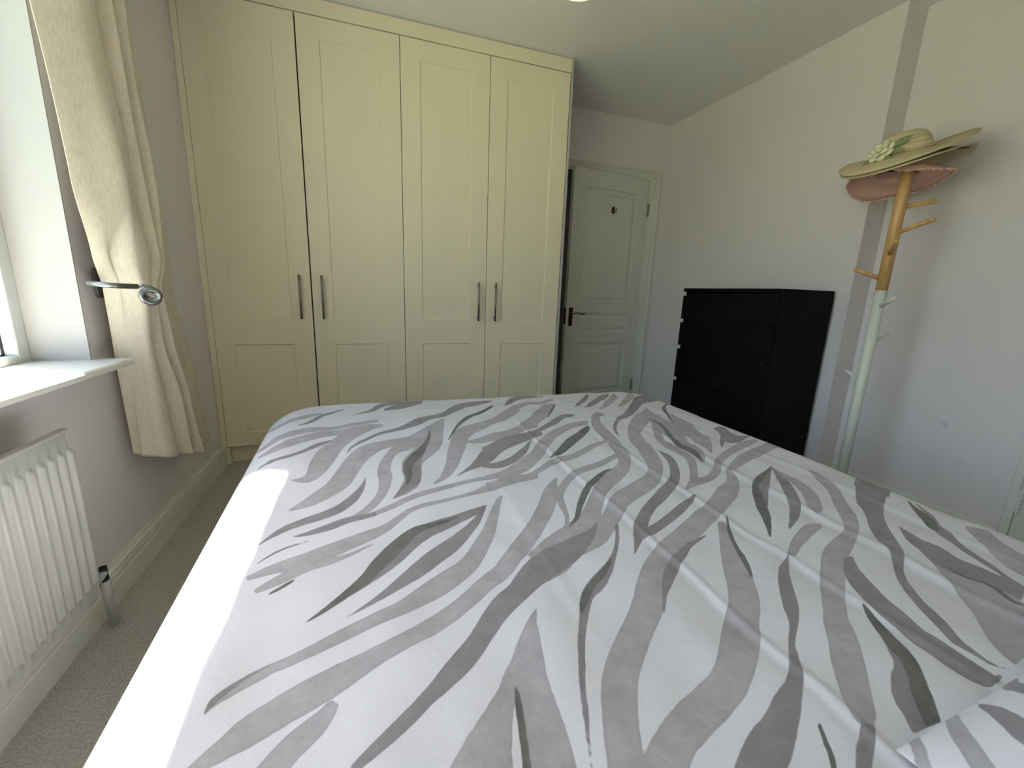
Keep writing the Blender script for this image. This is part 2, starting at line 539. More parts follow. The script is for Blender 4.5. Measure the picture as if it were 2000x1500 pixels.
# ------------------------------------------------------------------ panelled door in the back wall (ajar)
def panel_frame(bm, W, z0, z1, T, panels, depth=0.010, mold=0.016):
    """front face at y=0 (towards -y), with moulded sunk panels; slab of thickness T behind"""
    xs = sorted({0, W} | {p[0] for p in panels} | {p[1] for p in panels})
    zs = sorted({z0, z1} | {p[2] for p in panels} | {p[3] for p in panels})
    cache = {}
    def V(x, y, z):
        k = (round(x, 5), round(y, 5), round(z, 5))
        if k not in cache:
            cache[k] = bm.verts.new((x, y, z))
        return cache[k]
    for i in range(len(xs) - 1):
        for j in range(len(zs) - 1):
            a, b, c, d = xs[i], xs[i + 1], zs[j], zs[j + 1]
            hit = any(p[0] <= a and b <= p[1] and p[2] <= c and d <= p[3] for p in panels)
            if not hit:
                bm.faces.new((V(a, 0, c), V(b, 0, c), V(b, 0, d), V(a, 0, d)))
            bm.faces.new((V(a, T, c), V(a, T, d), V(b, T, d), V(b, T, c)))
    for (a, b, c, d) in panels:
        # splay down to the sunk field
        o = [(a, 0, c), (b, 0, c), (b, 0, d), (a, 0, d)]
        i1 = [(a + mold * .15, depth, c + mold * .15), (b - mold * .15, depth, c + mold * .15), (b - mold * .15, depth, d - mold * .15), (a + mold * .15, depth, d - mold * .15)]
        # outer edge vertices on the grid lines must be kept: fan per side
        def line(p, q):
            pts = []
            if abs(p[0] - q[0]) < 1e-9:
                zz = [z for z in zs if min(p[2], q[2]) - 1e-9 <= z <= max(p[2], q[2]) + 1e-9]
                zz = zz if p[2] < q[2] else zz[::-1]
                pts = [(p[0], 0, z) for z in zz]
            else:
                xx = [x for x in xs if min(p[0], q[0]) - 1e-9 <= x <= max(p[0], q[0]) + 1e-9]
                xx = xx if p[0] < q[0] else xx[::-1]
                pts = [(x, 0, p[2]) for x in xx]
            return pts
        for k in range(4):
            ln = line(o[k], o[(k + 1) % 4])
            bm.faces.new([V(*q) for q in ln] + [V(*i1[(k + 1) % 4]), V(*i1[k])])
    # side walls
    def side(pts):
        for p, q in zip(pts[:-1], pts[1:]):
            bm.faces.new((V(p[0], 0, p[1]), V(q[0], 0, q[1]), V(q[0], T, q[1]), V(p[0], T, p[1])))
    side([(x, z0) for x in xs]); side([(x, z1) for x in xs]); side([(0, z) for z in zs]); side([(W, z) for z in zs])

DW = 0.762
door = empty('door_1', (3.072, YB - 0.001, 0), 0)
struct(door, 'white four panel door standing slightly ajar')
leaf = empty('door_leaf_pivot')
bm = bmesh.new()
pl, pr = 0.115, 0.65
pz = [(1.84, 0.955), (0.873, 0.705), (0.622, 0.18)]
panel_frame(bm, DW, 0.012, 1.96, 0.036, [(pl, pr, b, t) for t, b in pz], 0.013, 0.03)
bpy.data.objects.remove(leaf)
leaf = from_bm('door_leaf', bm, m_door)
AJ = R(9.0)
leaf.parent = door
# hinge on the right: leaf spans x from -DW to 0, swung into the room
leaf.matrix_basis = Matrix.Rotation(AJ, 4, 'Z') @ Matrix.Translation((-DW, -0.0, 0))
def dl(o):
    o.parent = leaf
    return o
for t, b in pz:
    bm = bmesh.new()
    m0 = 0.022
    x0, x1, z0, z1 = pl + 0.004, pr - 0.004, b + 0.004, t - 0.004
    ch = 0.022
    # raised and fielded panel
    A = [(x0, 0.0125, z0), (x1, 0.0125, z0), (x1, 0.0125, z1), (x0, 0.0125, z1)]
    B = [(x0 + m0, 0.0125, z0 + m0), (x1 - m0, 0.0125, z0 + m0), (x1 - m0, 0.0125, z1 - m0), (x0 + m0, 0.0125, z1 - m0)]
    C2 = [(x0 + m0 + ch, 0.003, z0 + m0 + ch), (x1 - m0 - ch, 0.003, z0 + m0 + ch), (x1 - m0 - ch, 0.003, z1 - m0 - ch), (x0 + m0 + ch, 0.003, z1 - m0 - ch)]
    rows = [[bm.verts.new(p) for p in q] for q in (A, B, C2)]
    for q in range(2):
        for k in range(4):
            bm.faces.new((rows[q][k], rows[q][(k + 1) % 4], rows[q + 1][(k + 1) % 4], rows[q + 1][k]))
    bm.faces.new(rows[2])
    back = [bm.verts.new((p[0], 0.02, p[2])) for p in A]
    for k in range(4):
        bm.faces.new((rows[0][k], rows[0][(k + 1) % 4], back[(k + 1) % 4], back[k]))
    bm.faces.new(back)
    dl(from_bm('panel', bm, m_door))
# handle: bronze back plate, spindle and a wavy lever
bm = bmesh.new()
add_box(bm, 0.024, 0.060, -0.006, 0.001, 0.765, 0.912, 0.002)
hp = dl(from_bm('handle_plate', bm, m_bronze))
hp['label'] = 'bronze backplate of the lever handle'
dl(tube('lever', m_pewter, catmull([(0.042, -0.002, 0.868), (0.042, -0.045, 0.868), (0.055, -0.052, 0.868), (0.085, -0.052, 0.871), (0.110, -0.050, 0.864), (0.130, -0.048, 0.862), (0.150, -0.047, 0.869)], 6), 0.0065))
dl(box('latch_plate', m_bronze, -0.0015, 0.001, 0.006, 0.030, 0.78, 0.91))
# small dark hook on the top panel
bm = bmesh.new()
bmesh.ops.create_uvsphere(bm, u_segments=16, v_segments=10, radius=1.0)
for v in bm.verts:
    v.co = Vector((0.395 + v.co.x * 0.018, -0.003 + v.co.y * 0.005, 1.69 + v.co.z * 0.028))
hk = dl(from_bm('hook', bm, m_bronze, None, True))
hk['label'] = 'small dark hook on the upper door panel'
dl(tube('hook_arm', m_pewter, catmull([(0.395, -0.006, 1.685), (0.395, -0.028, 1.672), (0.397, -0.036, 1.684), (0.399, -0.033, 1.698)], 6), 0.0045))
for hz in (1.73, 0.23):
    tube('hinge', m_steel, [(3.074, YB - 0.012, hz - 0.05), (3.074, YB - 0.012, hz + 0.05)], 0.007, None)
for o in [o for o in COL.objects if o.name.startswith('hinge')]:
    o.parent = door
    o.matrix_parent_inverse = Matrix.Translation((-3.072, -(YB - 0.001), 0))
# architrave and lining
def architrave(name, parent, pieces, mat):
    """pieces: (axis, profile, a, b)"""
    bm = bmesh.new()
    for ax, prof, a, b in pieces:
        add_prism(bm, prof, ax, a, b)
    o = from_bm(name, bm, mat)
    o.parent = parent
    o.matrix_parent_inverse = parent.matrix_basis.inverted()
    return o
ap = [(0, 0), (0.066, 0), (0.066, 0.018), (0.058, 0.020), (0.050, 0.018), (0.046, 0.014), (0.034, 0.014), (0.030, 0.011), (0.016, 0.011), (0.012, 0.008), (0.004, 0.008), (0, 0.004)]
AX = 3.106
architrave('architrave', door, [('z', [(AX + a, YB - d) for a, d in ap], 0, 1.976), ('z', [(D0 - 0.021 - a, YB - d) for a, d in ap], 0, 1.976)], m_door)
architrave('architrave_head', door, [('x', [(YB - d, 1.976 + a) for a, d in ap], D0 - 0.087, AX + 0.066)], m_door)
architrave('door_lining', door, [('z', [(D1 - 0.012, YB - 0.002), (AX, YB - 0.004), (AX, YB + 0.1), (D1 - 0.012, YB + 0.1)], 0, 1.976), ('z', [(D0 - 0.021, YB - 0.004), (D0 + 0.012, YB - 0.002), (D0 + 0.012, YB + 0.1), (D0 - 0.021, YB + 0.1)], 0, 1.976),
                                 ('x', [(YB - 0.004, 1.965), (YB + 0.1, 1.965), (YB + 0.1, 1.99), (YB - 0.004, 1.99)], D0, D1)], m_door)

# second door in the recessed right wall: only its frame and hinge show
door2 = empty('door_2', (XB, 0.4, 0))
struct(door2, 'white door frame with a steel hinge in the recessed wall')
fp = [(0, 0), (0.030, 0), (0.030, 0.012), (0.026, 0.016), (0.004, 0.016), (0, 0.012)]
architrave('door_frame', door2, [('z', [(XB - d, 0.833 + a) for a, d in fp], 0, 1.997), ('z', [(XB - d, 0.013 - a) for a, d in fp], 0, 1.997)], m_gloss)
architrave('door_frame_head', door2, [('y', [(XB - d, 1.967 + a) for a, d in fp], -0.017, 0.863)], m_gloss)
o = boxes('door_leaf', m_door, [(XB - 0.009, XB + 0.036, 0.016, 0.8325, 0.012, 1.965)], None, 0.002)
o.parent = door2; o.matrix_parent_inverse = door2.matrix_basis.inverted()
for hz in (0.235, 1.72):
    bm = bmesh.new()
    for k in range(5):
        add_tube(bm, [(XB - 0.014, 0.826, hz - 0.05 + k * 0.02 + 0.002), (XB - 0.014, 0.826, hz - 0.05 + k * 0.02 + 0.018)], 0.0075, 12)
    add_tube(bm, [(XB - 0.014, 0.826, hz - 0.056), (XB - 0.014, 0.826, hz + 0.056)], 0.004, 10)
    add_box(bm, XB - 0.019, XB - 0.015, 0.826, 0.853, hz - 0.05, hz + 0.05)
    o = from_bm('hinge', bm, m_gloss)
    o.parent = door2; o.matrix_parent_inverse = door2.matrix_basis.inverted()

# ------------------------------------------------------------------ fitted wardrobe
wd = empty('fitted_wardrobe', (1.02, YW, 0))
tag(wd, 'cream four door fitted wardrobe with shaker panels and bar handles', 'wardrobe')
def wpart(o):
    o.parent = wd
    o.matrix_parent_inverse = wd.matrix_basis.inverted()
    return o
wpart(boxes('carcass', m_blackin, [(0.025, 2.020, YW + 0.028, YB - 0.002, 0.105, 2.31)]))
wpart(box('filler_strip', m_ward, 0.001, 0.029, YW + 0.001, YW + 0.03, 0.0, 2.318, None, 0.001))
wpart(box('fascia', m_ward, 0.001, 2.024, YW - 0.001, YW + 0.03, 2.321, 2.392, None, 0.0015))
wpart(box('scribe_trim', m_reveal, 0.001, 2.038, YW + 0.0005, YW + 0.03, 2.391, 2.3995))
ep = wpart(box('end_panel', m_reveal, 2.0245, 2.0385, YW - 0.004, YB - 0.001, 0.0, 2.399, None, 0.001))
wpart(box('plinth', m_ward, 0.029, 2.0245, YW + 0.045, YW + 0.063, 0.0, 0.10))
wpart(box('plinth_return', m_ward, 0.020, 0.040, YW + 0.002, YW + 0.05, 0.0, 0.098))
dxs = [(0.031, 0.5125), (0.5190, 1.0165), (1.0195, 1.5170), (1.5205, 2.0205)]
for i, (a, b) in enumerate(dxs):
    W = b - a
    l = 0.090 if i == 0 else 0.104
    rr = W - 0.104
    bm = bmesh.new()
    pan = [(l, rr, 0.185, 0.686), (l, rr, 0.832, 2.220)]
    panel_frame(bm, W, 0.105, 2.3165, 0.022, pan, 0.0065, 0.026)
    d = from_bm('door', bm, m_ward)
    bv = d.modifiers.new('bevel', 'BEVEL'); bv.width = 0.0012; bv.segments = 2; bv.limit_method = 'ANGLE'; bv.angle_limit = R(50)
    d.parent = wd
    d.matrix_parent_inverse = wd.matrix_basis.inverted()
    d.location = (a, YW, 0)
    for (p0, p1, q0, q1) in pan:
        o = box('panel', m_ward, p0 + 0.0036, p1 - 0.0036, 0.0062, 0.014, q0 + 0.0036, q1 - 0.0036)
        o.parent = d
    hx = (W - 0.052) if i in (0, 2) else 0.054
    bm = bmesh.new()
    add_tube(bm, [(hx, -0.034, 0.830), (hx, -0.034, 1.068)], 0.0062, 14)
    for hz in (0.852, 1.046):
        add_tube(bm, [(hx, 0.001, hz), (hx, -0.034, hz)], 0.005, 12)
    o = from_bm('handle', bm, m_steel, None, True)
    o['label'] = 'brushed steel bar handle'
    o.parent = d

# ------------------------------------------------------------------ chest of drawers
CX0, CX1, CY0, CY1, CH = 2.800, 3.205, 1.633, 2.327, 1.0817
ch = empty('chest_of_drawers', ((CX0 + CX1) / 2, (CY0 + CY1) / 2, 0))
tag(ch, 'tall black chest of drawers standing against the right wall', 'chest of drawers')
def cpart(o):
    o.parent = ch
    o.matrix_parent_inverse = ch.matrix_basis.inverted()
    return o
cpart(box('top', m_black, CX0, CX1, CY0, CY1, CH - 0.022, CH, None, 0.0015))
for y0, y1 in ((CY0, CY0 + 0.018), (CY1 - 0.018, CY1)):
    cpart(box('side_panel', m_black, CX0 + 0.024, CX1, y0, y1, 0, CH - 0.022, None, 0.001))
cpart(boxes('carcass', m_blackin, [(CX0 + 0.05, CX1 - 0.002, CY0 + 0.018, CY1 - 0.018, 0.05, CH - 0.03)]))
cpart(box('plinth', m_black, CX0 + 0.04, CX0 + 0.056, CY0 + 0.018, CY1 - 0.018, 0.0, 0.055))
tops = [1.034, 0.859, 0.682, 0.462, 0.242]
zb = [0.884, 0.707, 0.487, 0.267, 0.047]
for k, (zt, z0) in enumerate(zip(tops, zb)):
    if k == 0:
        pass
    d = box('drawer', m_black, CX0, CX0 + 0.020, CY0 + 0.001, CY1 - 0.001, z0, zt, None, 0.0015)
    cpart(d)
    bm = bmesh.new()
    add_box(bm, CX0 + 0.020, CX0 + 0.045, CY0 + 0.03, CY1 - 0.03, z0 + 0.01, zt - 0.03)
    cpart(from_bm('drawer_box', bm, m_blackin))
bm = bmesh.new()
add_tube(bm, [(3.165, CY0 + 0.001, 0.255), (3.165, CY0 - 0.003, 0.255)], 0.005, 10)
cpart(from_bm('screw_and_glint_dot', bm, m_steel))
bm = bmesh.new()
add_tube(bm, [(CX0 + 0.001, CY0 + 0.03, 0.690), (CX0 - 0.002, CY0 + 0.03, 0.690)], 0.003, 10)
cpart(from_bm('screw_and_glint_dot', bm, m_steel))  # steel dot modelled in place of a light glint at the drawer corner

# ------------------------------------------------------------------ radiator
RY0, RY1, RZ0, RZ1 = -0.02, 1.245, 0.205, 0.657
rad = empty('radiator', (0.13, 0.5, 0))
tag(rad, 'white ribbed panel radiator under the window sill', 'radiator')
def rpart(o):
    o.parent = rad
    o.matrix_parent_inverse = rad.matrix_basis.inverted()
    return o
# fluted front panel: real ribs
pitch = 0.0317
ys = []
rows_z = [RZ0, RZ0 + 0.032, RZ0 + 0.036, RZ0 + 0.042, RZ1 - 0.058, RZ1 - 0.051, RZ1 - 0.047, RZ1 - 0.016, RZ1 - 0.010, RZ1]
amp = [0, 0, 0.45, 1, 1, 0.45, 0, 0, 0, 0]
base = [0, 0.0, 0, 0, 0, 0, 0, 0, -0.003, -0.003]
ny = int((RY1 - RY0) / pitch * 14)
bm = bmesh.new()
grid = []
for k, z in enumerate(rows_z):
    row = []
    for i in range(ny + 1):
        y = RY0 + (RY1 - RY0) * i / ny
        ph = ((RY1 - 0.010 - y) / pitch) % 1.0
        c = 0.5 + 0.5 * math.cos(2 * math.pi * ph)
        rib = min(1.0, max(0.0, (c - 0.40) * 2.0)); rib = rib * rib * (3 - 2 * rib)
        edge = 1.0 if RY0 + 0.01 < y < RY1 - 0.001 else 0.0
        row.append(bm.verts.new((0.114 + 0.0105 * rib * amp[k] * edge + base[k], y, z)))
    grid.append(row)
for k in range(len(rows_z) - 1):
    for i in range(ny):
        bm.faces.new((grid[k][i], grid[k][i + 1], grid[k + 1][i + 1], grid[k + 1][i]))
rpart(from_bm('front_panel', bm, m_rad, None, True))
rpart(box('back_panel', m_rad, 0.098, 0.108, RY0, RY1, RZ0, RZ1 - 0.002, None, 0.003))
rpart(box('top_rail', m_rad, 0.098, 0.1165, RY0 - 0.002, RY1 + 0.003, RZ1 - 0.009, RZ1 + 0.001, None, 0.003))
rpart(box('bottom_rail', m_rad, 0.096, 0.1135, RY0, RY1, RZ0 - 0.002, RZ0 + 0.030, None, 0.004))
for y0, y1 in ((RY1 - 0.004, RY1 + 0.002), (RY0 - 0.002, RY0 + 0.004)):
    rpart(box('side_panel', m_rad, 0.099, 0.1155, y0, y1, RZ0 + 0.004, RZ1 - 0.004, None, 0.002))
for y in (0.15, 1.04):
    rpart(boxes('bracket', m_rad, [(0.0, 0.006, y - 0.015, y + 0.015, RZ0, RZ1 - 0.01), (0.0, 0.10, y - 0.006, y + 0.006, RZ1 - 0.045, RZ1 - 0.02), (0.0, 0.10, y - 0.006, y + 0.006, RZ0 + 0.03, RZ0 + 0.06)]))
rpart(tube('valve', m_rad, catmull([(0.104, RY1 - 0.004, RZ0 + 0.022), (0.103, RY1 + 0.025, RZ0 + 0.022), (0.102, RY1 + 0.050, RZ0 + 0.024)], 5), 0.010))
v = rpart(tube('valve_union', m_rubber, [(0.101, RY1 + 0.050, RZ0 + 0.040), (0.100, RY1 + 0.053, RZ0 - 0.006)], 0.0105))
v['label'] = 'dark valve joint at the radiator end'
rpart(tube('pipe_cover', m_rad, catmull([(0.100, RY1 + 0.053, RZ0 + 0.002), (0.094, RY1 + 0.066, 0.150), (0.074, RY1 + 0.108, 0.070), (0.052, RY1 + 0.150, -0.002)], 6), 0.0125))

# ------------------------------------------------------------------ curtain, pole and holdback
# plan sections of the cloth at a few heights: 16 (y, x) points from the leading edge to the loose far edge
CA = [(1.55, .035), (1.59, .062), (1.63, .085), (1.66, .10), (1.685, .105), (1.73, .097), (1.77, .083), (1.785, .108), (1.80, .109), (1.855, .093), (1.868, .110), (1.88, .111), (1.93, .088), (1.965, .022), (2.06, .045), (2.12, .03)]
CB = [(1.60, .035), (1.635, .062), (1.665, .085), (1.70, .108), (1.725, .114), (1.765, .106), (1.80, .092), (1.815, .116), (1.828, .117), (1.88, .098), (1.893, .115), (1.905, .115), (1.955, .09), (1.99, .022), (2.10, .048), (2.17, .03)]
CC = [(1.635, .035), (1.647, .055), (1.655, .068), (1.662, .078), (1.678, .125), (1.72, .143), (1.765, .125), (1.775, .14), (1.785, .141), (1.825, .120), (1.833, .135), (1.842, .133), (1.885, .105), (1.92, .022), (2.10, .048), (2.175, .03)]
CD = [(1.665, .036), (1.668, .06), (1.672, .08), (1.676, .10), (1.69, .125), (1.715, .135), (1.745, .123), (1.752, .135), (1.758, .135), (1.782, .120), (1.788, .13), (1.793, .128), (1.815, .10), (1.84, .022), (2.09, .046), (2.185, .03)]
CE = [(1.68, .03), (1.684, .05), (1.69, .07), (1.70, .09), (1.715, .105), (1.75, .102), (1.785, .088), (1.80, .112), (1.812, .113), (1.86, .093), (1.872, .112), (1.882, .112), (1.925, .09), (1.955, .022), (2.13, .05), (2.215, .03)]
CF = [(1.68, .03), (1.70, .04), (1.715, .042), (1.735, .075), (1.75, .10), (1.80, .10), (1.845, .083), (1.862, .115), (1.878, .116), (1.935, .090), (1.95, .118), (1.963, .118), (2.02, .088), (2.05, .022), (2.19, .055), (2.285, .03)]
CG = [(1.672, .03), (1.70, .04), (1.72, .04), (1.745, .08), (1.765, .108), (1.825, .105), (1.875, .083), (1.895, .12), (1.912, .122), (1.975, .092), (1.993, .122), (2.008, .122), (2.075, .088), (2.105, .022), (2.25, .06), (2.37, .03)]
for sec in (CA, CB, CC, CD, CE, CF, CG):
    for idx, dd in ((6, .013), (9, .013), (12, .010)):
        k_ = 0.5 if sec is CD else 1.0
        sec[idx] = (sec[idx][0], sec[idx][1] - dd * k_)
CT = [(y - 0.09 * max(0, (1.93 - y) / 0.38), x) for y, x in CA]
KEYS = [(2.26, CT), (1.70, CA), (1.27, CB), (1.08, CC), (0.985, CD), (0.80, CE), (0.55, CF), (0.24, CG)]
def cat4(p, t):
    a_, b_, c_, d_ = p
    return 0.5 * (2 * b_ + (c_ - a_) * t + (2 * a_ - 5 * b_ + 4 * c_ - d_) * t * t + (3 * b_ - a_ - 3 * c_ + d_) * t ** 3)
def section(z):
    k = 0
    while k < len(KEYS) - 2 and z < KEYS[k + 1][0]:
        k += 1
    t = (KEYS[k][0] - z) / (KEYS[k][0] - KEYS[k + 1][0])
    t = min(1, max(0, t))
    t = t * t * (3 - 2 * t) * 0.55 + t * 0.45
    A, B = KEYS[k][1], KEYS[k + 1][1]
    return [(p[0] * (1 - t) + q[0] * t, p[1] * (1 - t) + q[1] * t) for p, q in zip(A, B)]
NU, NV = 225, 170
verts, faces, uvs = [], [], []
for j in range(NV + 1):
    for i in range(NU + 1):
        u = i / NU
        hem = 0.435 - 0.175 * min(1, u / 0.95) ** 0.9
        z = 2.26 + (hem - 2.26) * j / NV
        S = section(z)
        f = u * 15
        k = min(14, int(f))
        q = [S[max(0, k - 1)], S[k], S[k + 1], S[min(15, k + 2)]]
        y = cat4([p[0] for p in q], f - k)
        x = cat4([p[1] for p in q], f - k)
        near_tie = math.exp(-((z - 0.985) / 0.12) ** 2)
        x += 0.004 * math.sin(u * 38 + z * 5) * (0.3 + near_tie) + 0.0025 * math.sin(u * 15 - z * 11)
        x = max(x, 0.012)
        verts.append((x, y, z))
        uvs.append((u * 1.1, j / NV * 1.9))
for j in range(NV):
    for i in range(NU):
        a = j * (NU + 1) + i
        faces.append((a, a + 1, a + NU + 2, a + NU + 1))
me = bpy.data.meshes.new('curtain')
me.from_pydata(verts, [], faces)
uvl = me.uv_layers.new(name='UVMap')
for lp in me.loops:
    uvl.data[lp.index].uv = uvs[lp.vertex_index]
curtain = empty('curtain', (0.08, 1.8, 0.26))
tag(curtain, 'beige slub linen curtain gathered in a metal holdback', 'curtain')
cp = link('curtain_cloth', me, m_curt, None, None, True)
cp.parent = curtain
cp.matrix_parent_inverse = curtain.matrix_basis.inverted()
so = cp.modifiers.new('thickness', 'SOLIDIFY'); so.thickness = 0.0025; so.offset = -1
for k in range(7):
    y = 1.40 + k * 0.115
    bm = bmesh.new()
    pts = [(0.085 + 0.022 * math.cos(t), y, 2.285 + 0.022 * math.sin(t)) for t in [2 * math.pi * q / 24 for q in range(25)]]
    add_tube(bm, pts, 0.0028, 8, False)
    o = from_bm('curtain_ring', bm, m_pewter, None, True)
    o.parent = curtain
    o.matrix_parent_inverse = curtain.matrix_basis.inverted()
cpole = empty('curtain_pole', (0.085, 0.68, 2.285))
tag(cpole, 'pewter curtain pole fixed above the window', 'curtain pole')
for o in (tube('rod', m_pewter, [(0.085, -0.75 + 0.3, 2.29), (0.085, 2.17, 2.29)], 0.013),
          tube('finial', m_pewter, [(0.085, 2.168, 2.29), (0.085, 2.19, 2.29), (0.085, 2.21, 2.29), (0.085, 2.225, 2.29)], [0.013, 0.022, 0.020, 0.004]),
          tube('bracket', m_pewter, [(0.0, 2.15, 2.29), (0.085, 2.15, 2.29)], 0.008), tube('bracket', m_pewter, [(0.0, -0.35, 2.29), (0.085, -0.35, 2.29)], 0.008)):
    o.parent = cpole
    o.matrix_parent_inverse = cpole.matrix_basis.inverted()
hb = empty('curtain_holdback', (0.0, 1.70, 0.995))
tag(hb, 'pewter hook shaped holdback fixed beside the window', 'holdback')
def hpart(o):
    o.parent = hb
    o.matrix_parent_inverse = hb.matrix_basis.inverted()
    return o
bm = bmesh.new()
add_prism(bm, [(1.702 + 0.020 * math.cos(t), 0.997 + 0.046 * math.sin(t)) for t in [2 * math.pi * k / 28 for k in range(28)]], 'x', 0.0, 0.011)
hpart(from_bm('wall_plate', bm, m_pewter))
arm = catmull([(0.004, 1.700, 0.997), (0.022, 1.655, 0.997), (0.045, 1.580, 0.997), (0.075, 1.520, 0.997), (0.110, 1.487, 0.995), (0.145, 1.487, 0.993), (0.166, 1.520, 0.992), (0.172, 1.540, 0.992)], 8)
hpart(tube('arm', m_pewter, arm, 0.0075))
scroll = []
sr_ = Vector((0.925, 0.38, 0)); sd_ = Vector((-0.38, 0.925, 0))
for k in range(60):
    t = k / 59
    a = t * 3.5 * math.pi
    rr = 0.030 * (1 - 0.55 * t)
    scroll.append(Vector((0.176, 1.552, 0.966)) + sr_ * (rr * math.sin(a) + 0.022 * min(1, t * 3)) + Vector((0, 0, 1)) * (rr * 0.85 * math.cos(a)) - sd_ * (0.014 * math.sin(math.pi * t)))
hpart(tube('scroll', m_pewter, scroll, [0.0090 - 0.0025 * k / 59 for k in range(60)], None, 10))

# ------------------------------------------------------------------ hat stand
PX, PY = 3.05, 1.322
st = empty('coat_stand', (PX, PY, 0))
tag(st, 'slim coat stand with white lower pole and bamboo top', 'coat stand')
def spart(o):
    o.parent = st
    o.matrix_parent_inverse = st.matrix_basis.inverted()
    return o
spart(tube('lower_pole', m_polewhite, [(PX, PY, 0.03), (PX, PY, 0.5), (PX, PY, 1.083)], 0.0225, None, 24))['label'] = 'white lacquered lower pole'
spart(tube('upper_pole', m_wood, [(PX, PY, 1.083), (PX, PY, 1.4), (PX, PY, 1.655), (PX, PY, 1.667)], [0.0228, 0.0228, 0.0225, 0.015], None, 24))['label'] = 'bamboo upper pole'
rt = Vector((0.508, -0.861, 0)); tc_ = Vector((-0.861, -0.508, 0)); zz = Vector((0, 0, 1))
def peg(z, d, up, ln, mat, rad=0.0095):
    d = (d.normalized() + zz * up).normalized()
    b = Vector((PX, PY, z)) + d * 0.010
    spart(tube('peg', mat, [b, b + d * ln * 0.96, b + d * ln], [rad, rad, rad * 0.7], None, 14))
peg(1.440, rt - tc_ * 0.5, 0.20, 0.125, m_wood)
peg(1.330, rt + tc_ * 0.15, 0.42, 0.125, m_wood)
peg(1.235, tc_ + rt * 0.1, 0.45, 0.115, m_wood)
peg(1.130, -rt + tc_ * 0.1, 0.42, 0.115, m_wood)
peg(1.005, tc_ * 1.0 + rt * 0.62, 0.45, 0.10, m_polewhite)
peg(0.835, rt * 0.8 - tc_ * 0.9, 0.62, 0.095, m_polewhite, 0.007)
peg(0.648, -rt * 0.9 - tc_ * 0.5, 0.60, 0.085, m_polewhite, 0.007)
for k in range(4):
    a = R(20 + 90 * k)
    spart(tube('foot', m_polewhite, [(PX + 0.01 * math.cos(a), PY + 0.01 * math.sin(a), 0.05), (PX + 0.12 * math.cos(a), PY + 0.12 * math.sin(a), 0.035), (PX + 0.21 * math.cos(a), PY + 0.21 * math.sin(a), 0.012)], [0.016, 0.014, 0.012]))

# hats: local frame e1 = to the right seen from the bed, e2 = away from the bed, e3 = up
def hat_mesh(name, mat, prof, wave, parent, seg=96, thick=0.004):
    """prof: (radius, height) from crown centre to brim edge; wave(theta, s) adds height on the brim"""
    bm = bmesh.new()
    rows = []
    rmax = prof[-1][0]
    top = bm.verts.new((0, 0, prof[0][1]))
    for (rr, h) in prof[1:]:
        row = []
        for k in range(seg):
            t = 2 * math.pi * k / seg
            dz, sr = wave(t, rr)
            row.append(bm.verts.new((rr * sr * math.cos(t), rr * sr * math.sin(t), h + dz)))
        rows.append(row)
    for k in range(seg):
        bm.faces.new((top, rows[0][k], rows[0][(k + 1) % seg]))
    for a, b in zip(rows[:-1], rows[1:]):
        for k in range(seg):
            bm.faces.new((a[k], b[k], b[(k + 1) % seg], a[(k + 1) % seg]))
    o = from_bm(name, bm, mat, parent, True)
    s = o.modifiers.new('thickness', 'SOLIDIFY'); s.thickness = thick; s.offset = -1
    return o

def hat_root(name, loc, tilt_to_cam, tilt_right):
    o = empty(name)
    e1, e2, e3 = rt.copy(), -tc_, zz.copy()
    Mx = Matrix((e1, e2, e3)).transposed()
    rotA = Matrix.Rotation(tilt_to_cam, 3, 'X')      # lowers the side nearest the bed
    rotB = Matrix.Rotation(tilt_right, 3, 'Y')
    o.matrix_world = Matrix.Translation(loc) @ (Mx @ rotA @ rotB).to_4x4()
    return o

# pink hat: level, its underside faces the bed
ph_ = hat_root('pink_hat', Vector((PX, PY, 1.583)) - rt * 0.032, R(-10), R(-3))
tag(ph_, 'pink sun hat with pompom trim hung under the straw hat', 'hat')
def wave_p(t, r):
    k = max(0.0, (r - 0.085) / 0.10)
    return (0.016 * math.sin(2 * t + 0.5) * k * k + 0.004 * math.sin(5 * t) * k * k - 0.020 * k * k, 1 + 0.03 * math.sin(2 * t) * k - 0.30 * max(0.0, -math.sin(t - 0.3)) ** 1.5 * k - 0.12 * max(0.0, math.cos(t - R(205))) ** 4 * k)
pp = [(0, 0.082), (0.03, 0.081), (0.050, 0.076), (0.064, 0.064), (0.070, 0.045), (0.074, 0.015), (0.078, 0.004), (0.088, 0.0), (0.105, 0.0), (0.125, 0.0), (0.145, 0.0), (0.168, 0.0), (0.190, 0.0)]
hat_mesh('brim_and_crown', m_pink, pp, wave_p, ph_)
bm = bmesh.new()
random.seed(2)
for k in range(170):
    t = 2 * math.pi * k / 170
    dz, sr = wave_p(t, 0.190)
    rr = 0.190 * sr
    q = bmesh.ops.create_icosphere(bm, subdivisions=1, radius=random.uniform(0.004, 0.0062))
    bmesh.ops.translate(bm, verts=q['verts'], vec=(rr * math.cos(t), rr * math.sin(t), dz - 0.003 + random.uniform(-.004, .002)))
o = from_bm('pompom_trim', bm, m_pinktrim, ph_, True); o['kind'] = 'stuff'
for rr in (0.150, 0.160):
    bm = bmesh.new()
    pts = []
    for k in range(97):
        t = 2 * math.pi * k / 96
        dz, sr = wave_p(t, rr)
        pts.append((rr * sr * math.cos(t), rr * sr * math.sin(t), dz - 0.006))
    add_tube(bm, pts, 0.0022, 6, False)
    from_bm('braid', bm, m_pinktrim, ph_, True)
bm = bmesh.new()
bmesh.ops.create_circle(bm, cap_ends=True, segments=40, radius=0.068)
bmesh.ops.translate(bm, verts=bm.verts, vec=(0, 0, 0.040))
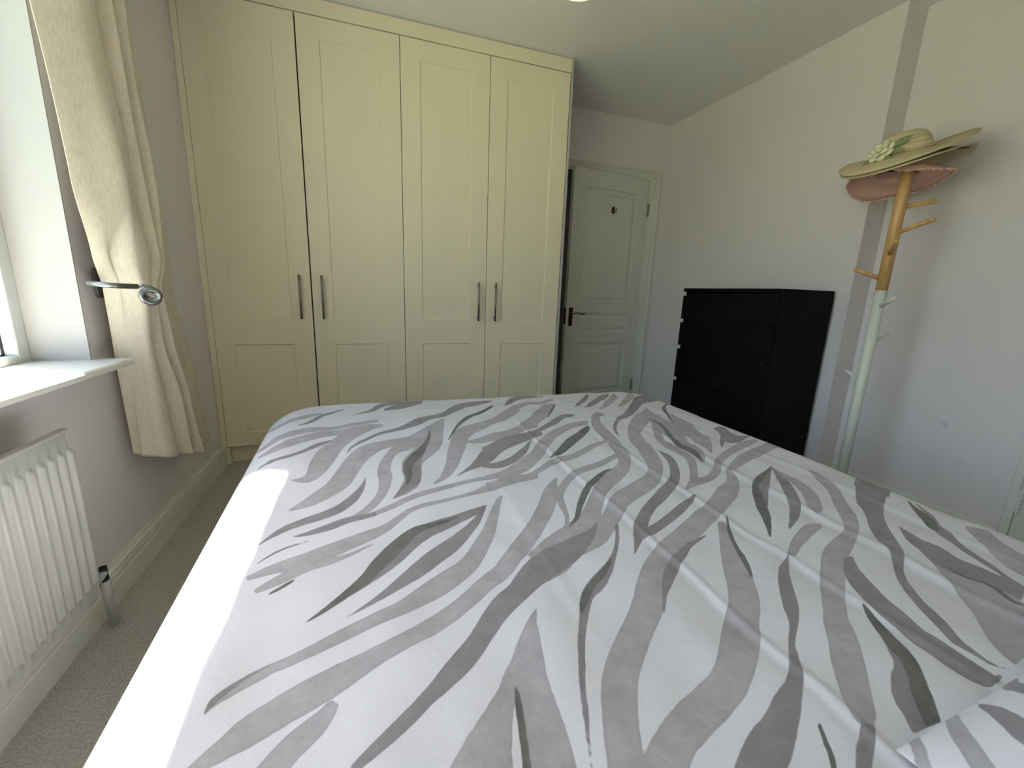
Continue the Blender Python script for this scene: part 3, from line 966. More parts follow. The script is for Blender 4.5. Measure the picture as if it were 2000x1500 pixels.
from_bm('crown_lining', bm, m_lining, ph_)

# straw hat: pushed down over it, tipped towards the bed
sh = hat_root('straw_hat', Vector((PX, PY, 1.668)) - rt * 0.025, R(15), R(-6))
tag(sh, 'wide straw sun hat with a cream flower on the coat stand', 'hat')
def wave_s(t, r):
    k = max(0.0, (r - 0.098) / 0.11)
    right = max(0.0, math.cos(t)) ** 2
    left = max(0.0, -math.cos(t)) ** 2
    dr = max(0.0, math.cos(t - R(232))) ** 2
    nr = max(0.0, math.cos(t - R(310))) ** 2
    fr = max(0.0, math.cos(t - R(35))) ** 2
    return (0.014 * right + 0.026 * fr - 0.040 * dr + 0.004 * nr + 0.010 * left + 0.003 * math.sin(3 * t + 1)) * k * k, 1 + 0.06 * right * k + 0.06 * left * k + 0.10 * max(0.0, -math.sin(t)) ** 2 * k
ps = [(0, 0.084), (0.025, 0.083), (0.050, 0.078), (0.069, 0.067), (0.081, 0.048), (0.088, 0.025), (0.092, 0.006), (0.099, 0.0), (0.115, -0.003), (0.137, -0.006), (0.160, -0.008), (0.183, -0.009), (0.208, -0.009)]
hat_mesh('brim_and_crown', m_straw, ps, wave_s, sh, 120)
for rr, dzz in ((0.208, -0.011), (0.095, 0.006)):
    bm = bmesh.new()
    pts = []
    for k in range(121):
        t = 2 * math.pi * k / 120
        dz, sr = wave_s(t, rr)
        pts.append((rr * sr * math.cos(t), rr * sr * math.sin(t), dz + dzz))
    add_tube(bm, pts, 0.003 if rr > .2 else 0.004, 8, False)
    from_bm('edge_binding' if rr > .2 else 'hat_band', bm, m_straw, sh, True)
# second brim layer just under the first
def wave_s2(t, r):
    a, b = wave_s(t, r)
    right = max(0.0, math.cos(t)) ** 2
    k = max(0.0, (r - 0.098) / 0.11)
    return a - 0.010 * k - 0.012 * right * k * k - 0.085 * max(0.0, math.cos(t - R(50))) ** 2 * k * k, b - 0.015
ps2 = [(0.084, -0.008), (0.090, -0.008), (0.099, -0.009), (0.115, -0.010), (0.137, -0.012), (0.160, -0.013), (0.183, -0.014), (0.208, -0.014)]
def ring_mesh(name, mat, prof, wave, parent, seg=120):
    bm = bmesh.new()
    rows = []
    for rr, h in prof:
        row = []
        for k in range(seg):
            t = 2 * math.pi * k / seg
            dz, sr = wave(t, rr)
            row.append(bm.verts.new((rr * sr * math.cos(t), rr * sr * math.sin(t), h + dz)))
        rows.append(row)
    for a, b in zip(rows[:-1], rows[1:]):
        for k in range(seg):
            bm.faces.new((a[k], b[k], b[(k + 1) % seg], a[(k + 1) % seg]))
    o = from_bm(name, bm, mat, parent, True)
    s = o.modifiers.new('thickness', 'SOLIDIFY'); s.thickness = 0.003; s.offset = -1
    return o
ring_mesh('lower_brim', m_straw, ps2, wave_s2, sh)
# stitched bow on the underside of the lower brim, right hand side
def under(t, rr, off=-0.006):
    dz, sr = wave_s2(t, rr)
    return (rr * sr * math.cos(t), rr * sr * math.sin(t), -0.016 + dz + off)
for loop in ([(-0.35, .160), (-0.15, .178), (-0.05, .188), (-0.08, .170), (-0.28, .155), (-0.42, .148)], [(-0.9, .137), (-0.75, .160), (-0.65, .163), (-0.68, .145), (-0.85, .132), (-1.0, .132)]):
    o = tube('stitched_bow', m_darkline, catmull([under(t, q) for t, q in loop], 6), 0.002, sh, 6)
# flower: layered petals, with leaves around it, on the near left side of the crown
fc = Vector((-0.072, -0.088, 0.022)); fn = Vector((-0.35, -0.70, 0.62)).normalized()
fa = fn.orthogonal().normalized(); fb = fn.cross(fa)
def petal(name, mat, ang, r0, ln, wd, lift, droop=0.0, nseg=8):
    d = fa * math.cos(ang) + fb * math.sin(ang)
    s = fn.cross(d)
    bm = bmesh.new()
    rows = []
    for i in range(nseg + 1):
        t = i / nseg
        w = wd * math.sin(math.pi * min(1, (t * 0.86 + 0.10))) ** 0.7
        if name == 'leaf':
            w = wd * math.sin(math.pi * min(1, t * 0.97 + 0.02)) ** 0.9
        c = fc + d * (r0 + ln * t) + fn * (lift * math.sin(t * math.pi * 0.8) + 0.004 - droop * t * t)
        rows.append([bm.verts.new(c + s * w * q + fn * (-0.35 * w * q * q)) for q in (-1, -.5, 0, .5, 1)])
    for a, b in zip(rows[:-1], rows[1:]):
        for k in range(4):
            bm.faces.new((a[k], a[k + 1], b[k + 1], b[k]))
    o = from_bm(name, bm, mat, sh, True)
    so_ = o.modifiers.new('thickness', 'SOLIDIFY'); so_.thickness = 0.0012
for k in range(7):
    petal('petal', m_flower, k * 2 * math.pi / 7, 0.004, 0.046, 0.021, 0.006)
for k in range(5):
    petal('petal', m_flower, 0.4 + k * 2 * math.pi / 5, 0.002, 0.032, 0.016, 0.020)
bm = bmesh.new()
q = bmesh.ops.create_icosphere(bm, subdivisions=2, radius=0.010)
bmesh.ops.translate(bm, verts=bm.verts, vec=fc + fn * 0.018)
from_bm('flower_centre', bm, m_flower, sh, True)
import itertools
def ang_of(v):
    v = Vector(v); v = v - fn * v.dot(fn)
    return math.atan2(v.dot(fb), v.dot(fa))
for v, ln, w in (((1, -.1, .35), .075, .016), ((1, -.5, -.2), .06, .012), ((.45, -1, -.6), .07, .014), ((-.5, -.8, -.9), .085, .012), ((-.9, -.2, -.6), .06, .011)):
    petal('leaf', m_leaf, ang_of(v), 0.030, ln, w, 0.004, 0.006)


# ------------------------------------------------------------------ ceiling lamp
lp = empty('ceiling_lamp', (1.735, 1.950, H))
tag(lp, 'lit warm ceiling lamp with a round opal bowl', 'ceiling lamp')
bm = bmesh.new()
prof = [(0.002, -0.098), (0.04, -0.096), (0.08, -0.086), (0.11, -0.068), (0.13, -0.045), (0.135, -0.022)]
rows = [[bm.verts.new((rr * math.cos(t), rr * math.sin(t), h)) for t in [2 * math.pi * k / 40 for k in range(40)]] for rr, h in prof]
for a, b in zip(rows[:-1], rows[1:]):
    for k in range(40):
        bm.faces.new((a[k], a[(k + 1) % 40], b[(k + 1) % 40], b[k]))
bm.faces.new(rows[0])
o = from_bm('opal_bowl', bm, m_lamp, lp, True)
bm = bmesh.new()
add_tube(bm, [(0, 0, -0.024), (0, 0, 0.0)], 0.142, 40)
from_bm('base_ring', bm, m_gloss, lp)

# ------------------------------------------------------------------ bed, duvet, pillow
bed = empty('bed', (1.32, 0.66, 0))
tag(bed, 'upholstered divan bed under the zebra print duvet', 'bed')
def bpart(o):
    o.parent = bed
    o.matrix_parent_inverse = bed.matrix_basis.inverted()
    return o
BX0, BX1, BY0, BY1 = 0.565, 2.045, -0.34, 1.70
bpart(box('divan_base', m_basecloth, BX0 + 0.01, BX1 - 0.01, BY0, BY1 - 0.01, 0.04, 0.30, None, 0.01))
bpart(box('mattress', m_mattress, BX0, BX1, BY0, BY1, 0.30, 0.515, None, 0.05, 4))
bpart(box('headboard', m_basecloth, BX0 - 0.02, BX1 + 0.02, YN + 0.02, BY0, 0.04, 0.86, None, 0.02, 3))
for x in (BX0 + 0.08, BX1 - 0.08):
    for y in (BY0 + 0.08, BY1 - 0.1):
        bpart(tube('leg', m_black, [(x, y, 0.0), (x, y, 0.05)], 0.025))

PRINT = (
('M',[740,1543,751,1547,761,1552,772,1558,784,1565,798,1574,811,1585,823,1601,833,1619,845,1634,859,1648,875,1662,891,1672,909,1678,927,1682,946,1685,948,1704,928,1708,912,1724,892,1720,876,1724,856,1700,844,1688,829,1668,818,1646,807,1626,795,1608,782,1592,770,1578,760,1566,750,1556,740,1546]),
('M',[853,1594,873,1596,893,1598,912,1603,929,1610,945,1621,961,1633,976,1647,991,1662,1007,1678,1012,1724,996,1724,980,1720,964,1716,948,1712,932,1700,913,1683,893,1662,873,1636,853,1611]),
('M',[579,1453,588,1458,597,1464,605,1472,614,1483,622,1497,630,1513,637,1529,644,1547,654,1566,670,1585,690,1606,711,1628,710,1636,688,1625,666,1614,648,1601,636,1585,628,1567,621,1550,614,1531,607,1512,600,1495,593,1481,585,1469,578,1457]),
('L',[440,1572,492,1492,516,1480,536,1484,552,1500,570,1522,587,1545,604,1563,622,1578,640,1593,637,1618,617,1612,597,1606,578,1592,560,1568,540,1548,524,1528,500,1532,476,1540,436,1588]),
('L',[472,1336,504,1312,524,1320,540,1332,556,1344,571,1357,587,1370,604,1381,622,1389,640,1395,660,1402,681,1408,703,1413,726,1417,751,1421,774,1427,793,1435,811,1445,828,1455,827,1484,809,1478,791,1471,772,1465,748,1457,724,1449,700,1443,677,1439,656,1437,635,1434,615,1430,597,1424,579,1413,560,1404,544,1388,524,1384,508,1364,488,1356,448,1392]),
('L',[504,1244,528,1240,548,1244,564,1260,583,1275,601,1291,618,1305,634,1318,649,1329,664,1338,681,1344,698,1347,716,1353,735,1362,754,1375,774,1387,772,1420,751,1414,730,1407,711,1403,692,1401,674,1400,656,1396,639,1388,623,1378,606,1364,587,1349,568,1332,552,1308,532,1292,516,1272,496,1268]),
('M',[528,1144,536,1152,544,1156,556,1156,568,1164,583,1169,596,1177,607,1187,616,1197,626,1209,636,1224,647,1241,656,1255,663,1265,668,1273,673,1281,679,1291,685,1301,691,1311,690,1315,683,1312,676,1309,669,1305,662,1301,656,1296,648,1287,639,1272,629,1253,618,1237,609,1224,600,1213,590,1202,576,1192,564,1184,548,1184,540,1172,532,1164,524,1156]),
('L',[624,1033,636,1025,649,1017,662,1015,673,1023,682,1037,689,1052,696,1072,702,1095,708,1120,714,1152,720,1189,726,1220,732,1243,740,1264,750,1286,762,1309,774,1329,787,1349,803,1367,822,1385,842,1403,841,1424,820,1426,799,1428,779,1423,762,1407,748,1385,735,1367,722,1357,708,1346,694,1324,681,1290,670,1253,662,1217,657,1183,654,1152,652,1124,651,1097,652,1075,650,1058,644,1048,633,1043,623,1039]),
('M',[739,1170,743,1185,747,1200,752,1215,762,1230,773,1246,786,1262,798,1281,810,1300,826,1317,846,1330,870,1341,894,1351,915,1360,935,1369,953,1380,970,1397,984,1417,1001,1435,1021,1449,1045,1461,1069,1477,1092,1499,1114,1523,1135,1543,1159,1560,1185,1576,1212,1592,1237,1606,1262,1619,1288,1633,1294,1657,1271,1656,1248,1655,1224,1653,1200,1653,1174,1651,1146,1638,1119,1604,1095,1565,1072,1534,1049,1514,1025,1499,1003,1485,985,1474,970,1464,954,1451,935,1430,914,1407,893,1386,870,1370,845,1356,824,1341,807,1322,794,1304,782,1285,769,1267,758,1249,748,1230,743,1210,740,1190,738,1172]),
('L',[641,881,653,882,665,883,677,886,690,892,703,901,715,913,727,929,739,949,749,971,758,996,765,1022,772,1046,779,1072,787,1097,795,1119,806,1140,820,1161,837,1178,856,1189,877,1195,899,1204,918,1217,936,1232,955,1251,976,1273,998,1299,1018,1329,1033,1361,1044,1395,1055,1429,1053,1449,1039,1435,1027,1422,1013,1406,994,1378,973,1346,953,1319,935,1301,917,1288,898,1277,877,1269,855,1262,833,1254,812,1245,792,1235,773,1216,758,1189,746,1158,736,1129,728,1099,722,1071,716,1046,709,1021,702,995,694,973,685,955,676,938,666,923,657,910,648,897,640,885]),
('L',[847,878,857,882,867,888,878,895,889,905,901,920,914,949,922,991,924,1020,925,1027,927,1038,935,1061,944,1084,956,1100,972,1117,991,1149,1008,1197,1017,1241,1024,1278,1031,1315,1040,1359,1049,1406,1044,1419,1028,1390,1012,1361,997,1327,983,1287,973,1256,967,1242,959,1227,944,1205,927,1177,910,1149,894,1118,880,1072,875,1021,877,991,879,982,878,972,873,953,867,933,860,914,853,897,846,880]),
('M',[847,878,857,886,867,894,877,903,887,913,900,925,912,946,919,976,922,1006,925,1030,927,1051,930,1071,933,1088,937,1106,942,1124,948,1143,947,1146,939,1134,931,1121,923,1105,917,1085,911,1064,906,1042,900,1018,896,996,892,983,887,969,878,951,869,932,861,914,854,897,846,880]),
('D',[882,939,887,952,892,966,897,983,899,1004,900,1022,902,1034,906,1046,911,1061,918,1079,927,1099,938,1122,949,1147,958,1175,966,1203,973,1231,979,1259,983,1287,987,1315,986,1316,979,1290,973,1266,966,1243,958,1221,949,1199,940,1180,929,1162,917,1144,905,1123,896,1100,888,1077,882,1050,880,1023,881,1002,882,987,882,973,881,956,881,940]),
('L',[738,808,751,809,765,809,777,814,789,824,800,837,810,852,819,868,827,886,834,907,841,931,846,958,851,986,851,1013,849,1026,848,1029,849,1047,852,1073,857,1097,862,1116,869,1133,878,1148,892,1159,910,1167,927,1178,943,1194,959,1212,974,1231,973,1270,957,1258,942,1247,926,1236,909,1225,890,1214,873,1200,859,1182,848,1160,839,1136,830,1107,823,1076,818,1045,817,1015,819,1001,819,995,819,976,819,951,817,930,813,912,807,895,800,879,791,863,782,848,772,836,761,827,749,820,738,813]),
('M',[664,778,674,777,683,776,694,776,705,778,717,781,728,784,738,789,748,795,757,800,766,803,775,805,785,806,794,809,802,811,811,813,809,830,800,829,792,827,783,826,773,826,763,826,753,825,742,821,732,816,722,810,711,804,700,798,690,793,681,788,672,784,664,780]),
('L',[797,808,812,816,828,823,843,831,856,840,868,850,880,859,896,867,913,875,930,882,945,890,960,897,975,903,990,908,1005,911,1021,914,1039,916,1058,918,1077,922,1096,928,1116,935,1134,943,1153,952,1171,962,1190,973,1211,988,1233,1006,1255,1024,1264,1078,1240,1059,1217,1041,1196,1024,1177,1008,1158,992,1139,978,1119,965,1100,952,1081,943,1062,939,1042,937,1024,935,1008,933,992,931,976,927,961,922,945,915,929,908,912,900,894,891,878,882,864,872,852,862,840,853,825,844,809,835,794,826]),
('M',[610,766,616,772,623,778,629,784,637,791,646,798,654,805,664,810,673,815,684,820,696,824,709,829,722,835,732,842,742,849,751,859,760,872,769,887,776,904,781,922,785,940,787,959,789,977,789,994,789,1011,788,1012,785,998,782,984,778,972,774,958,769,945,763,932,757,917,749,903,741,890,733,880,725,871,715,864,703,857,690,851,677,845,667,839,657,832,647,825,639,815,631,805,625,795,619,786,614,776,609,768]),
('L',[943,935,954,942,965,949,977,959,990,973,1003,991,1016,1014,1029,1043,1042,1074,1055,1107,1067,1143,1078,1179,1085,1203,1091,1220,1099,1238,1114,1259,1135,1278,1162,1295,1190,1314,1217,1336,1245,1359,1274,1386,1303,1417,1332,1451,1362,1486,1371,1532,1341,1505,1313,1479,1286,1455,1258,1433,1230,1412,1202,1393,1175,1377,1147,1362,1122,1347,1102,1334,1083,1317,1062,1282,1043,1235,1029,1190,1018,1152,1009,1115,1001,1082,995,1055,987,1030,980,1008,971,987,962,969,952,954,942,938]),
('D',[1032,1221,1043,1246,1055,1272,1068,1299,1082,1328,1098,1358,1113,1384,1127,1405,1142,1422,1158,1439,1176,1456,1197,1472,1218,1491,1239,1514,1260,1540,1282,1566,1284,1578,1262,1558,1242,1538,1222,1520,1201,1504,1181,1489,1161,1472,1144,1455,1128,1437,1112,1412,1095,1380,1079,1344,1065,1311,1053,1281,1042,1252,1031,1224]),
('L',[1082,1187,1105,1185,1128,1182,1151,1183,1173,1187,1195,1195,1220,1206,1247,1223,1276,1243,1302,1260,1322,1270,1339,1278,1357,1286,1371,1328,1353,1323,1336,1317,1315,1309,1289,1296,1260,1281,1234,1269,1211,1262,1189,1257,1165,1249,1138,1236,1111,1221,1085,1206]),
('M',[1006,964,1018,970,1030,978,1042,985,1055,992,1068,999,1081,1007,1094,1015,1105,1022,1117,1031,1131,1046,1147,1066,1164,1084,1183,1100,1203,1115,1225,1131,1248,1147,1271,1164,1293,1178,1309,1187,1324,1195,1339,1202,1349,1234,1335,1230,1320,1225,1303,1218,1281,1207,1258,1193,1235,1180,1214,1170,1193,1160,1172,1150,1154,1140,1136,1131,1119,1117,1104,1097,1092,1076,1080,1056,1067,1038,1055,1020,1042,1004,1030,990,1018,978,1006,966]),
('M',[1081,1000,1092,995,1104,990,1117,989,1133,991,1150,997,1168,1006,1188,1020,1208,1038,1227,1060,1244,1086,1258,1112,1268,1134,1277,1148,1283,1158,1290,1168,1289,1171,1283,1164,1276,1156,1266,1145,1254,1128,1240,1110,1226,1095,1210,1078,1192,1060,1174,1045,1157,1035,1140,1028,1125,1022,1111,1020,1099,1020,1086,1019]),
('L',[617,665,630,668,644,671,657,673,671,676,686,679,701,682,717,687,732,692,748,698,765,707,783,716,799,726,811,735,822,744,832,754,843,766,853,778,863,789,871,798,879,806,891,813,910,820,932,826,955,832,975,837,994,841,1013,845,1032,849,1051,854,1070,859,1088,866,1106,874,1126,881,1148,888,1174,896,1201,903,1208,926,1184,929,1160,932,1136,931,1113,922,1093,909,1073,897,1053,885,1034,872,1014,862,995,856,976,851,956,847,933,842,909,837,890,831,877,824,867,817,858,808,847,798,837,787,826,778,816,771,805,766,792,760,775,753,756,745,739,738,722,731,707,724,692,717,677,712,662,707,648,700,635,693,624,684,613,676]),
('M',[620,708,625,714,631,721,637,727,644,733,651,738,660,743,670,747,681,751,693,754,692,756,680,754,669,752,658,749,649,744,641,739,635,732,629,725,624,717,619,709]),
('L',[635,632,646,636,658,641,669,646,679,652,689,658,699,663,709,667,721,670,733,673,744,678,755,683,766,689,778,696,790,705,803,713,802,717,789,710,776,703,764,698,752,694,741,691,730,689,717,688,704,688,691,687,680,681,670,675,660,667,650,659,640,650,631,641]),
('D',[654,626,659,629,664,631,669,635,674,639,680,644,685,649,685,651,678,647,672,643,667,639,662,635,657,631,653,627]),
('M',[767,587,774,592,781,597,788,602,796,608,804,615,813,622,823,630,834,640,844,650,854,661,864,673,872,683,880,691,888,699,898,707,909,715,921,722,934,729,948,737,961,745,974,753,987,759,999,766,1011,773,1021,781,1030,791,1039,800,1039,803,1029,800,1020,797,1011,794,1000,791,987,787,974,783,961,778,946,773,932,769,919,764,905,759,892,754,880,749,869,743,857,734,845,721,835,707,826,694,817,680,808,667,800,654,792,644,785,635,778,626,772,617,766,609,761,601]),
('D',[714,550,722,555,731,560,739,566,748,573,757,580,766,588,775,595,784,602,792,610,799,619,806,628,813,637,820,647,828,657,837,668,847,681,858,696,867,709,875,719,881,727,889,734,898,739,908,743,919,747,930,752,942,757,951,761,958,765,964,768,969,771,969,773,964,771,958,769,951,767,941,764,930,761,919,758,908,757,897,756,887,754,877,751,868,746,858,739,847,727,835,713,824,700,815,687,807,675,799,663,793,651,788,640,782,630,775,620,768,611,760,601,752,591,744,582,736,573,728,565,721,558,714,550]),
('M',[765,545,773,548,780,551,789,555,798,559,808,564,818,569,828,575,839,581,849,587,859,593,869,598,879,604,889,612,899,620,909,629,919,637,931,647,943,657,955,670,968,685,979,699,990,714,1000,728,1009,743,1018,759,1026,776,1034,792,1033,795,1023,783,1013,772,1003,762,992,751,982,740,971,730,958,719,946,708,933,698,922,689,910,680,898,671,887,661,877,651,867,642,858,632,849,622,840,612,831,602,822,592,813,583,804,575,795,567,786,561,779,555,772,550,765,546]),
('L',[628,443,630,445,632,448,635,450,639,454,645,457,651,461,658,465,665,469,672,472,677,475,681,477,686,480,693,481,701,483,710,485,718,488,727,490,736,493,746,497,757,501,768,505,780,509,792,514,805,518,818,522,830,525,844,529,856,534,868,539,880,544,893,549,906,555,919,562,932,570,944,579,957,590,970,604,981,619,992,635,1002,651,1013,668,1023,687,1032,706,1039,724,1046,742,1054,761,1062,780,1068,796,1074,809,1079,820,1085,832,1084,837,1076,829,1068,822,1060,810,1050,794,1040,776,1030,758,1021,741,1013,724,1005,710,995,695,985,681,974,666,964,652,954,639,944,629,934,620,922,613,910,605,897,597,884,589,871,580,859,572,848,563,837,556,825,550,812,546,799,541,786,536,773,531,761,526,749,520,739,515,729,510,720,506,712,503,704,500,696,497,687,495,680,493,674,490,670,486,665,483,659,479,652,474,645,470,639,466,633,462,629,458,627,453,627,448,627,443]),
('M',[628,443,630,446,632,450,634,453,637,458,641,462,646,467,651,471,655,476,661,480,667,484,673,488,680,492,680,493,672,490,665,487,659,484,653,480,647,476,642,472,637,468,633,464,629,459,628,454,628,448,627,443]),
('L',[636,379,646,383,657,386,666,390,674,392,680,394,686,397,693,400,700,404,708,407,715,411,724,414,732,417,742,421,752,425,762,429,772,434,781,439,791,444,800,449,810,454,820,458,830,462,840,466,850,470,860,474,872,478,883,483,893,489,903,495,914,501,924,507,935,514,946,521,957,528,967,536,976,542,985,547,995,552,1007,560,1019,569,1029,579,1039,590,1050,602,1064,615,1077,629,1091,644,1106,660,1122,678,1139,699,1157,721,1173,744,1188,768,1201,790,1212,811,1223,835,1234,861,1247,889,1245,893,1226,876,1209,858,1191,839,1176,817,1163,797,1151,778,1137,757,1121,735,1107,716,1093,700,1078,685,1063,669,1049,654,1036,639,1024,626,1013,614,1005,604,997,596,989,590,979,584,968,576,957,568,947,559,937,551,926,544,916,537,905,531,894,525,884,519,874,514,863,508,852,502,841,497,831,493,822,490,811,486,800,483,789,479,778,476,767,473,756,470,746,466,735,463,724,459,713,455,704,451,695,447,687,442,679,438,671,433,664,428,659,423,655,417,650,411,643,404,636,396,629,388]),
('L',[714,346,719,353,724,362,729,369,734,373,739,378,744,382,749,387,753,393,756,398,759,404,761,410,762,416,753,425,749,421,746,418,742,415,737,412,732,409,727,406,721,402,715,398,709,392,702,384,696,376,690,368]),
('M',[782,334,790,339,799,343,808,348,816,352,824,357,832,362,841,368,850,375,859,382,868,387,878,392,888,398,897,403,906,409,914,415,922,422,929,429,936,436,943,444,949,451,957,458,966,467,976,476,986,484,996,491,1006,498,1019,506,1032,515,1045,523,1056,530,1068,535,1081,541,1095,547,1109,554,1126,563,1145,575,1165,590,1186,609,1205,627,1218,643,1228,656,1236,669,1235,671,1224,663,1214,656,1203,650,1186,644,1166,639,1148,633,1132,629,1114,624,1096,617,1079,607,1062,596,1046,583,1031,569,1018,555,1008,545,997,537,984,530,971,520,959,508,948,496,939,485,931,476,925,468,918,461,911,454,905,448,898,442,891,435,883,428,875,420,867,412,858,404,849,397,840,389,831,383,822,376,815,371,807,365,800,360,792,354,784,348,777,342]),
('L',[1020,507,1033,515,1045,523,1056,530,1069,534,1083,539,1096,543,1106,548,1114,553,1122,558,1125,635,1116,632,1106,628,1095,621,1080,611,1063,597,1046,583,1031,569,1018,556,1007,544]),
('L',[1075,556,1088,567,1101,577,1113,586,1128,594,1146,603,1165,613,1183,624,1202,636,1224,653,1244,676,1260,697,1274,716,1289,736,1305,755,1320,773,1336,788,1352,803,1368,817,1386,829,1407,842,1432,861,1458,885,1480,912,1501,942,1517,973,1528,1000,1538,1027,1548,1059,1559,1096,1570,1135,1578,1174,1585,1211,1593,1244,1600,1271,1608,1293,1614,1307,1618,1316,1621,1321,1621,1324,1628,1332,1643,1343,1661,1354,1678,1385,1673,1396,1666,1406,1648,1402,1619,1371,1593,1333,1571,1293,1555,1257,1543,1223,1533,1189,1525,1153,1518,1118,1511,1084,1501,1051,1490,1017,1479,988,1471,965,1465,950,1461,941,1455,933,1448,925,1440,917,1425,908,1403,895,1377,878,1353,857,1330,836,1308,813,1288,790,1269,767,1252,747,1236,728,1223,713,1214,705,1202,697,1186,688,1169,678,1151,669,1131,659,1111,648,1092,634,1076,622,1062,610]),
('L',[1088,569,1095,570,1103,571,1113,573,1128,576,1145,579,1163,584,1180,590,1199,597,1220,608,1241,624,1260,640,1278,657,1299,675,1318,693,1332,706,1346,715,1363,725,1382,736,1402,746,1426,757,1453,772,1481,792,1509,817,1536,847,1562,880,1583,914,1601,950,1617,988,1630,1027,1642,1064,1654,1097,1665,1125,1672,1139,1679,1147,1693,1161,1711,1178,1731,1196,1765,1223,1815,1272,1863,1337,1890,1386,1911,1429,1908,1430,1868,1390,1836,1359,1824,1353,1809,1344,1774,1316,1730,1275,1688,1229,1649,1179,1614,1123,1592,1077,1580,1042,1569,1011,1557,976,1545,942,1534,915,1522,894,1512,878,1504,867,1495,859,1484,849,1472,841,1455,832,1432,822,1407,811,1383,799,1359,785,1331,765,1304,739,1283,715,1265,696,1248,680,1233,666,1221,657,1207,650,1191,643,1175,638,1157,632,1139,627,1125,623,1114,621,1107,620,1099,618]),
('D',[1172,670,1183,678,1195,685,1208,697,1220,713,1232,730,1244,747,1258,764,1273,782,1288,799,1304,815,1320,830,1337,845,1353,859,1370,873,1384,884,1394,891,1403,895,1413,900,1414,903,1406,902,1399,902,1388,898,1373,890,1356,879,1339,866,1321,852,1302,835,1284,817,1267,797,1251,776,1236,756,1224,736,1213,719,1204,704,1194,693,1183,682,1172,671]),
('M',[1267,653,1258,638,1250,624,1241,610,1231,597,1221,584,1209,571,1197,560,1185,550,1174,542,1164,536,1154,530,1145,525,1135,518,1123,510,1111,499,1101,486,1094,474,1088,463,1082,453,1076,443,1070,433,1064,423,1059,414,1054,405,1050,395,1045,386,1041,377,1037,369,1033,360,1030,352,1027,345,1024,338,1022,331,1019,325,1017,318,1015,312,1012,306,1010,300,1008,294,1007,290,1005,286,1004,282,1003,279,1002,276,1001,273,1002,273,1003,276,1004,279,1005,282,1007,285,1009,289,1011,294,1013,299,1016,305,1019,311,1022,317,1025,324,1028,330,1030,337,1033,344,1036,351,1040,359,1044,367,1049,375,1053,384,1058,393,1063,402,1068,411,1073,419,1079,428,1086,438,1093,448,1100,458,1108,468,1115,477,1121,483,1128,487,1138,491,1150,498,1161,506,1171,516,1182,526,1193,539,1204,552,1215,566,1226,579,1237,593,1248,608,1257,623,1265,637,1273,652]),
('D',[1199,559,1193,554,1187,549,1181,544,1174,539,1166,534,1157,529,1148,523,1137,518,1127,511,1119,504,1111,497,1105,490,1100,483,1096,477,1093,471,1091,467,1089,463,1087,459,1089,459,1092,462,1094,465,1098,468,1102,472,1107,477,1112,482,1118,488,1124,494,1131,500,1139,506,1149,512,1159,518,1168,525,1176,532,1183,539,1190,545,1195,552,1200,558]),
('L',[1049,252,1053,260,1057,268,1061,276,1065,283,1068,290,1072,297,1077,305,1083,314,1089,323,1095,331,1100,338,1105,344,1112,351,1120,358,1130,367,1140,375,1150,384,1162,393,1175,403,1190,414,1206,427,1220,440,1233,452,1244,463,1255,475,1266,485,1276,495,1288,505,1300,515,1314,525,1331,536,1353,547,1376,559,1398,569,1420,580,1441,590,1460,600,1480,610,1503,622,1529,635,1554,649,1576,661,1594,671,1616,683,1642,701,1668,723,1690,744,1708,765,1721,785,1728,800,1733,814,1715,808,1697,790,1682,775,1669,765,1658,758,1647,752,1640,748,1631,744,1614,735,1591,721,1565,705,1539,688,1518,675,1499,666,1481,659,1459,649,1436,637,1411,625,1387,613,1363,601,1337,589,1312,575,1289,561,1269,547,1251,533,1234,518,1219,504,1206,491,1194,479,1184,467,1174,458,1163,447,1150,436,1136,424,1124,415,1112,405,1101,396,1090,386,1079,376,1069,365,1060,354,1054,344,1048,335,1043,325,1038,315,1033,305,1029,297,1026,290,1023,283,1020,275,1016,267,1012,259]),
('M',[1426,577,1408,573,1391,569,1374,565,1359,558,1344,552,1331,545,1317,537,1303,529,1288,519,1274,508,1261,496,1250,485,1241,474,1233,463,1225,453,1217,442,1210,432,1203,422,1205,422,1213,431,1222,440,1231,450,1241,458,1252,466,1263,474,1274,483,1286,492,1297,501,1307,509,1319,517,1332,525,1345,534,1357,543,1371,551,1387,559,1405,566,1425,574]),
('L',[1709,803,1736,813,1762,822,1788,831,1819,841,1853,853,1888,865,1922,878,1956,891,1989,902,2020,912,2056,924,2056,908,2056,916,2056,932,2056,948,2056,964,2008,945,1977,938,1943,929,1905,916,1864,900,1823,881,1783,859,1748,835,1715,814]),
('M',[1250,560,1261,570,1273,580,1285,590,1297,601,1308,611,1319,621,1330,632,1341,644,1353,655,1365,666,1378,676,1393,688,1412,699,1435,711,1458,726,1483,743,1508,762,1534,783,1558,807,1578,831,1595,855,1610,880,1623,906,1632,931,1634,951,1632,968,1630,985,1627,983,1618,957,1609,932,1600,909,1588,888,1575,868,1562,850,1550,835,1539,822,1527,810,1509,797,1488,782,1465,767,1442,751,1419,735,1396,719,1378,706,1361,694,1345,681,1329,667,1314,653,1301,639,1291,624,1282,611,1275,598,1266,585,1258,573,1249,561]),
('M',[1290,596,1301,598,1313,601,1327,605,1345,613,1365,622,1385,631,1405,640,1426,650,1445,660,1462,669,1478,679,1494,689,1507,699,1519,709,1531,719,1531,720,1520,716,1510,712,1499,707,1486,702,1472,696,1455,689,1435,679,1414,668,1393,658,1373,648,1353,639,1335,631,1322,626,1310,621,1297,617]),
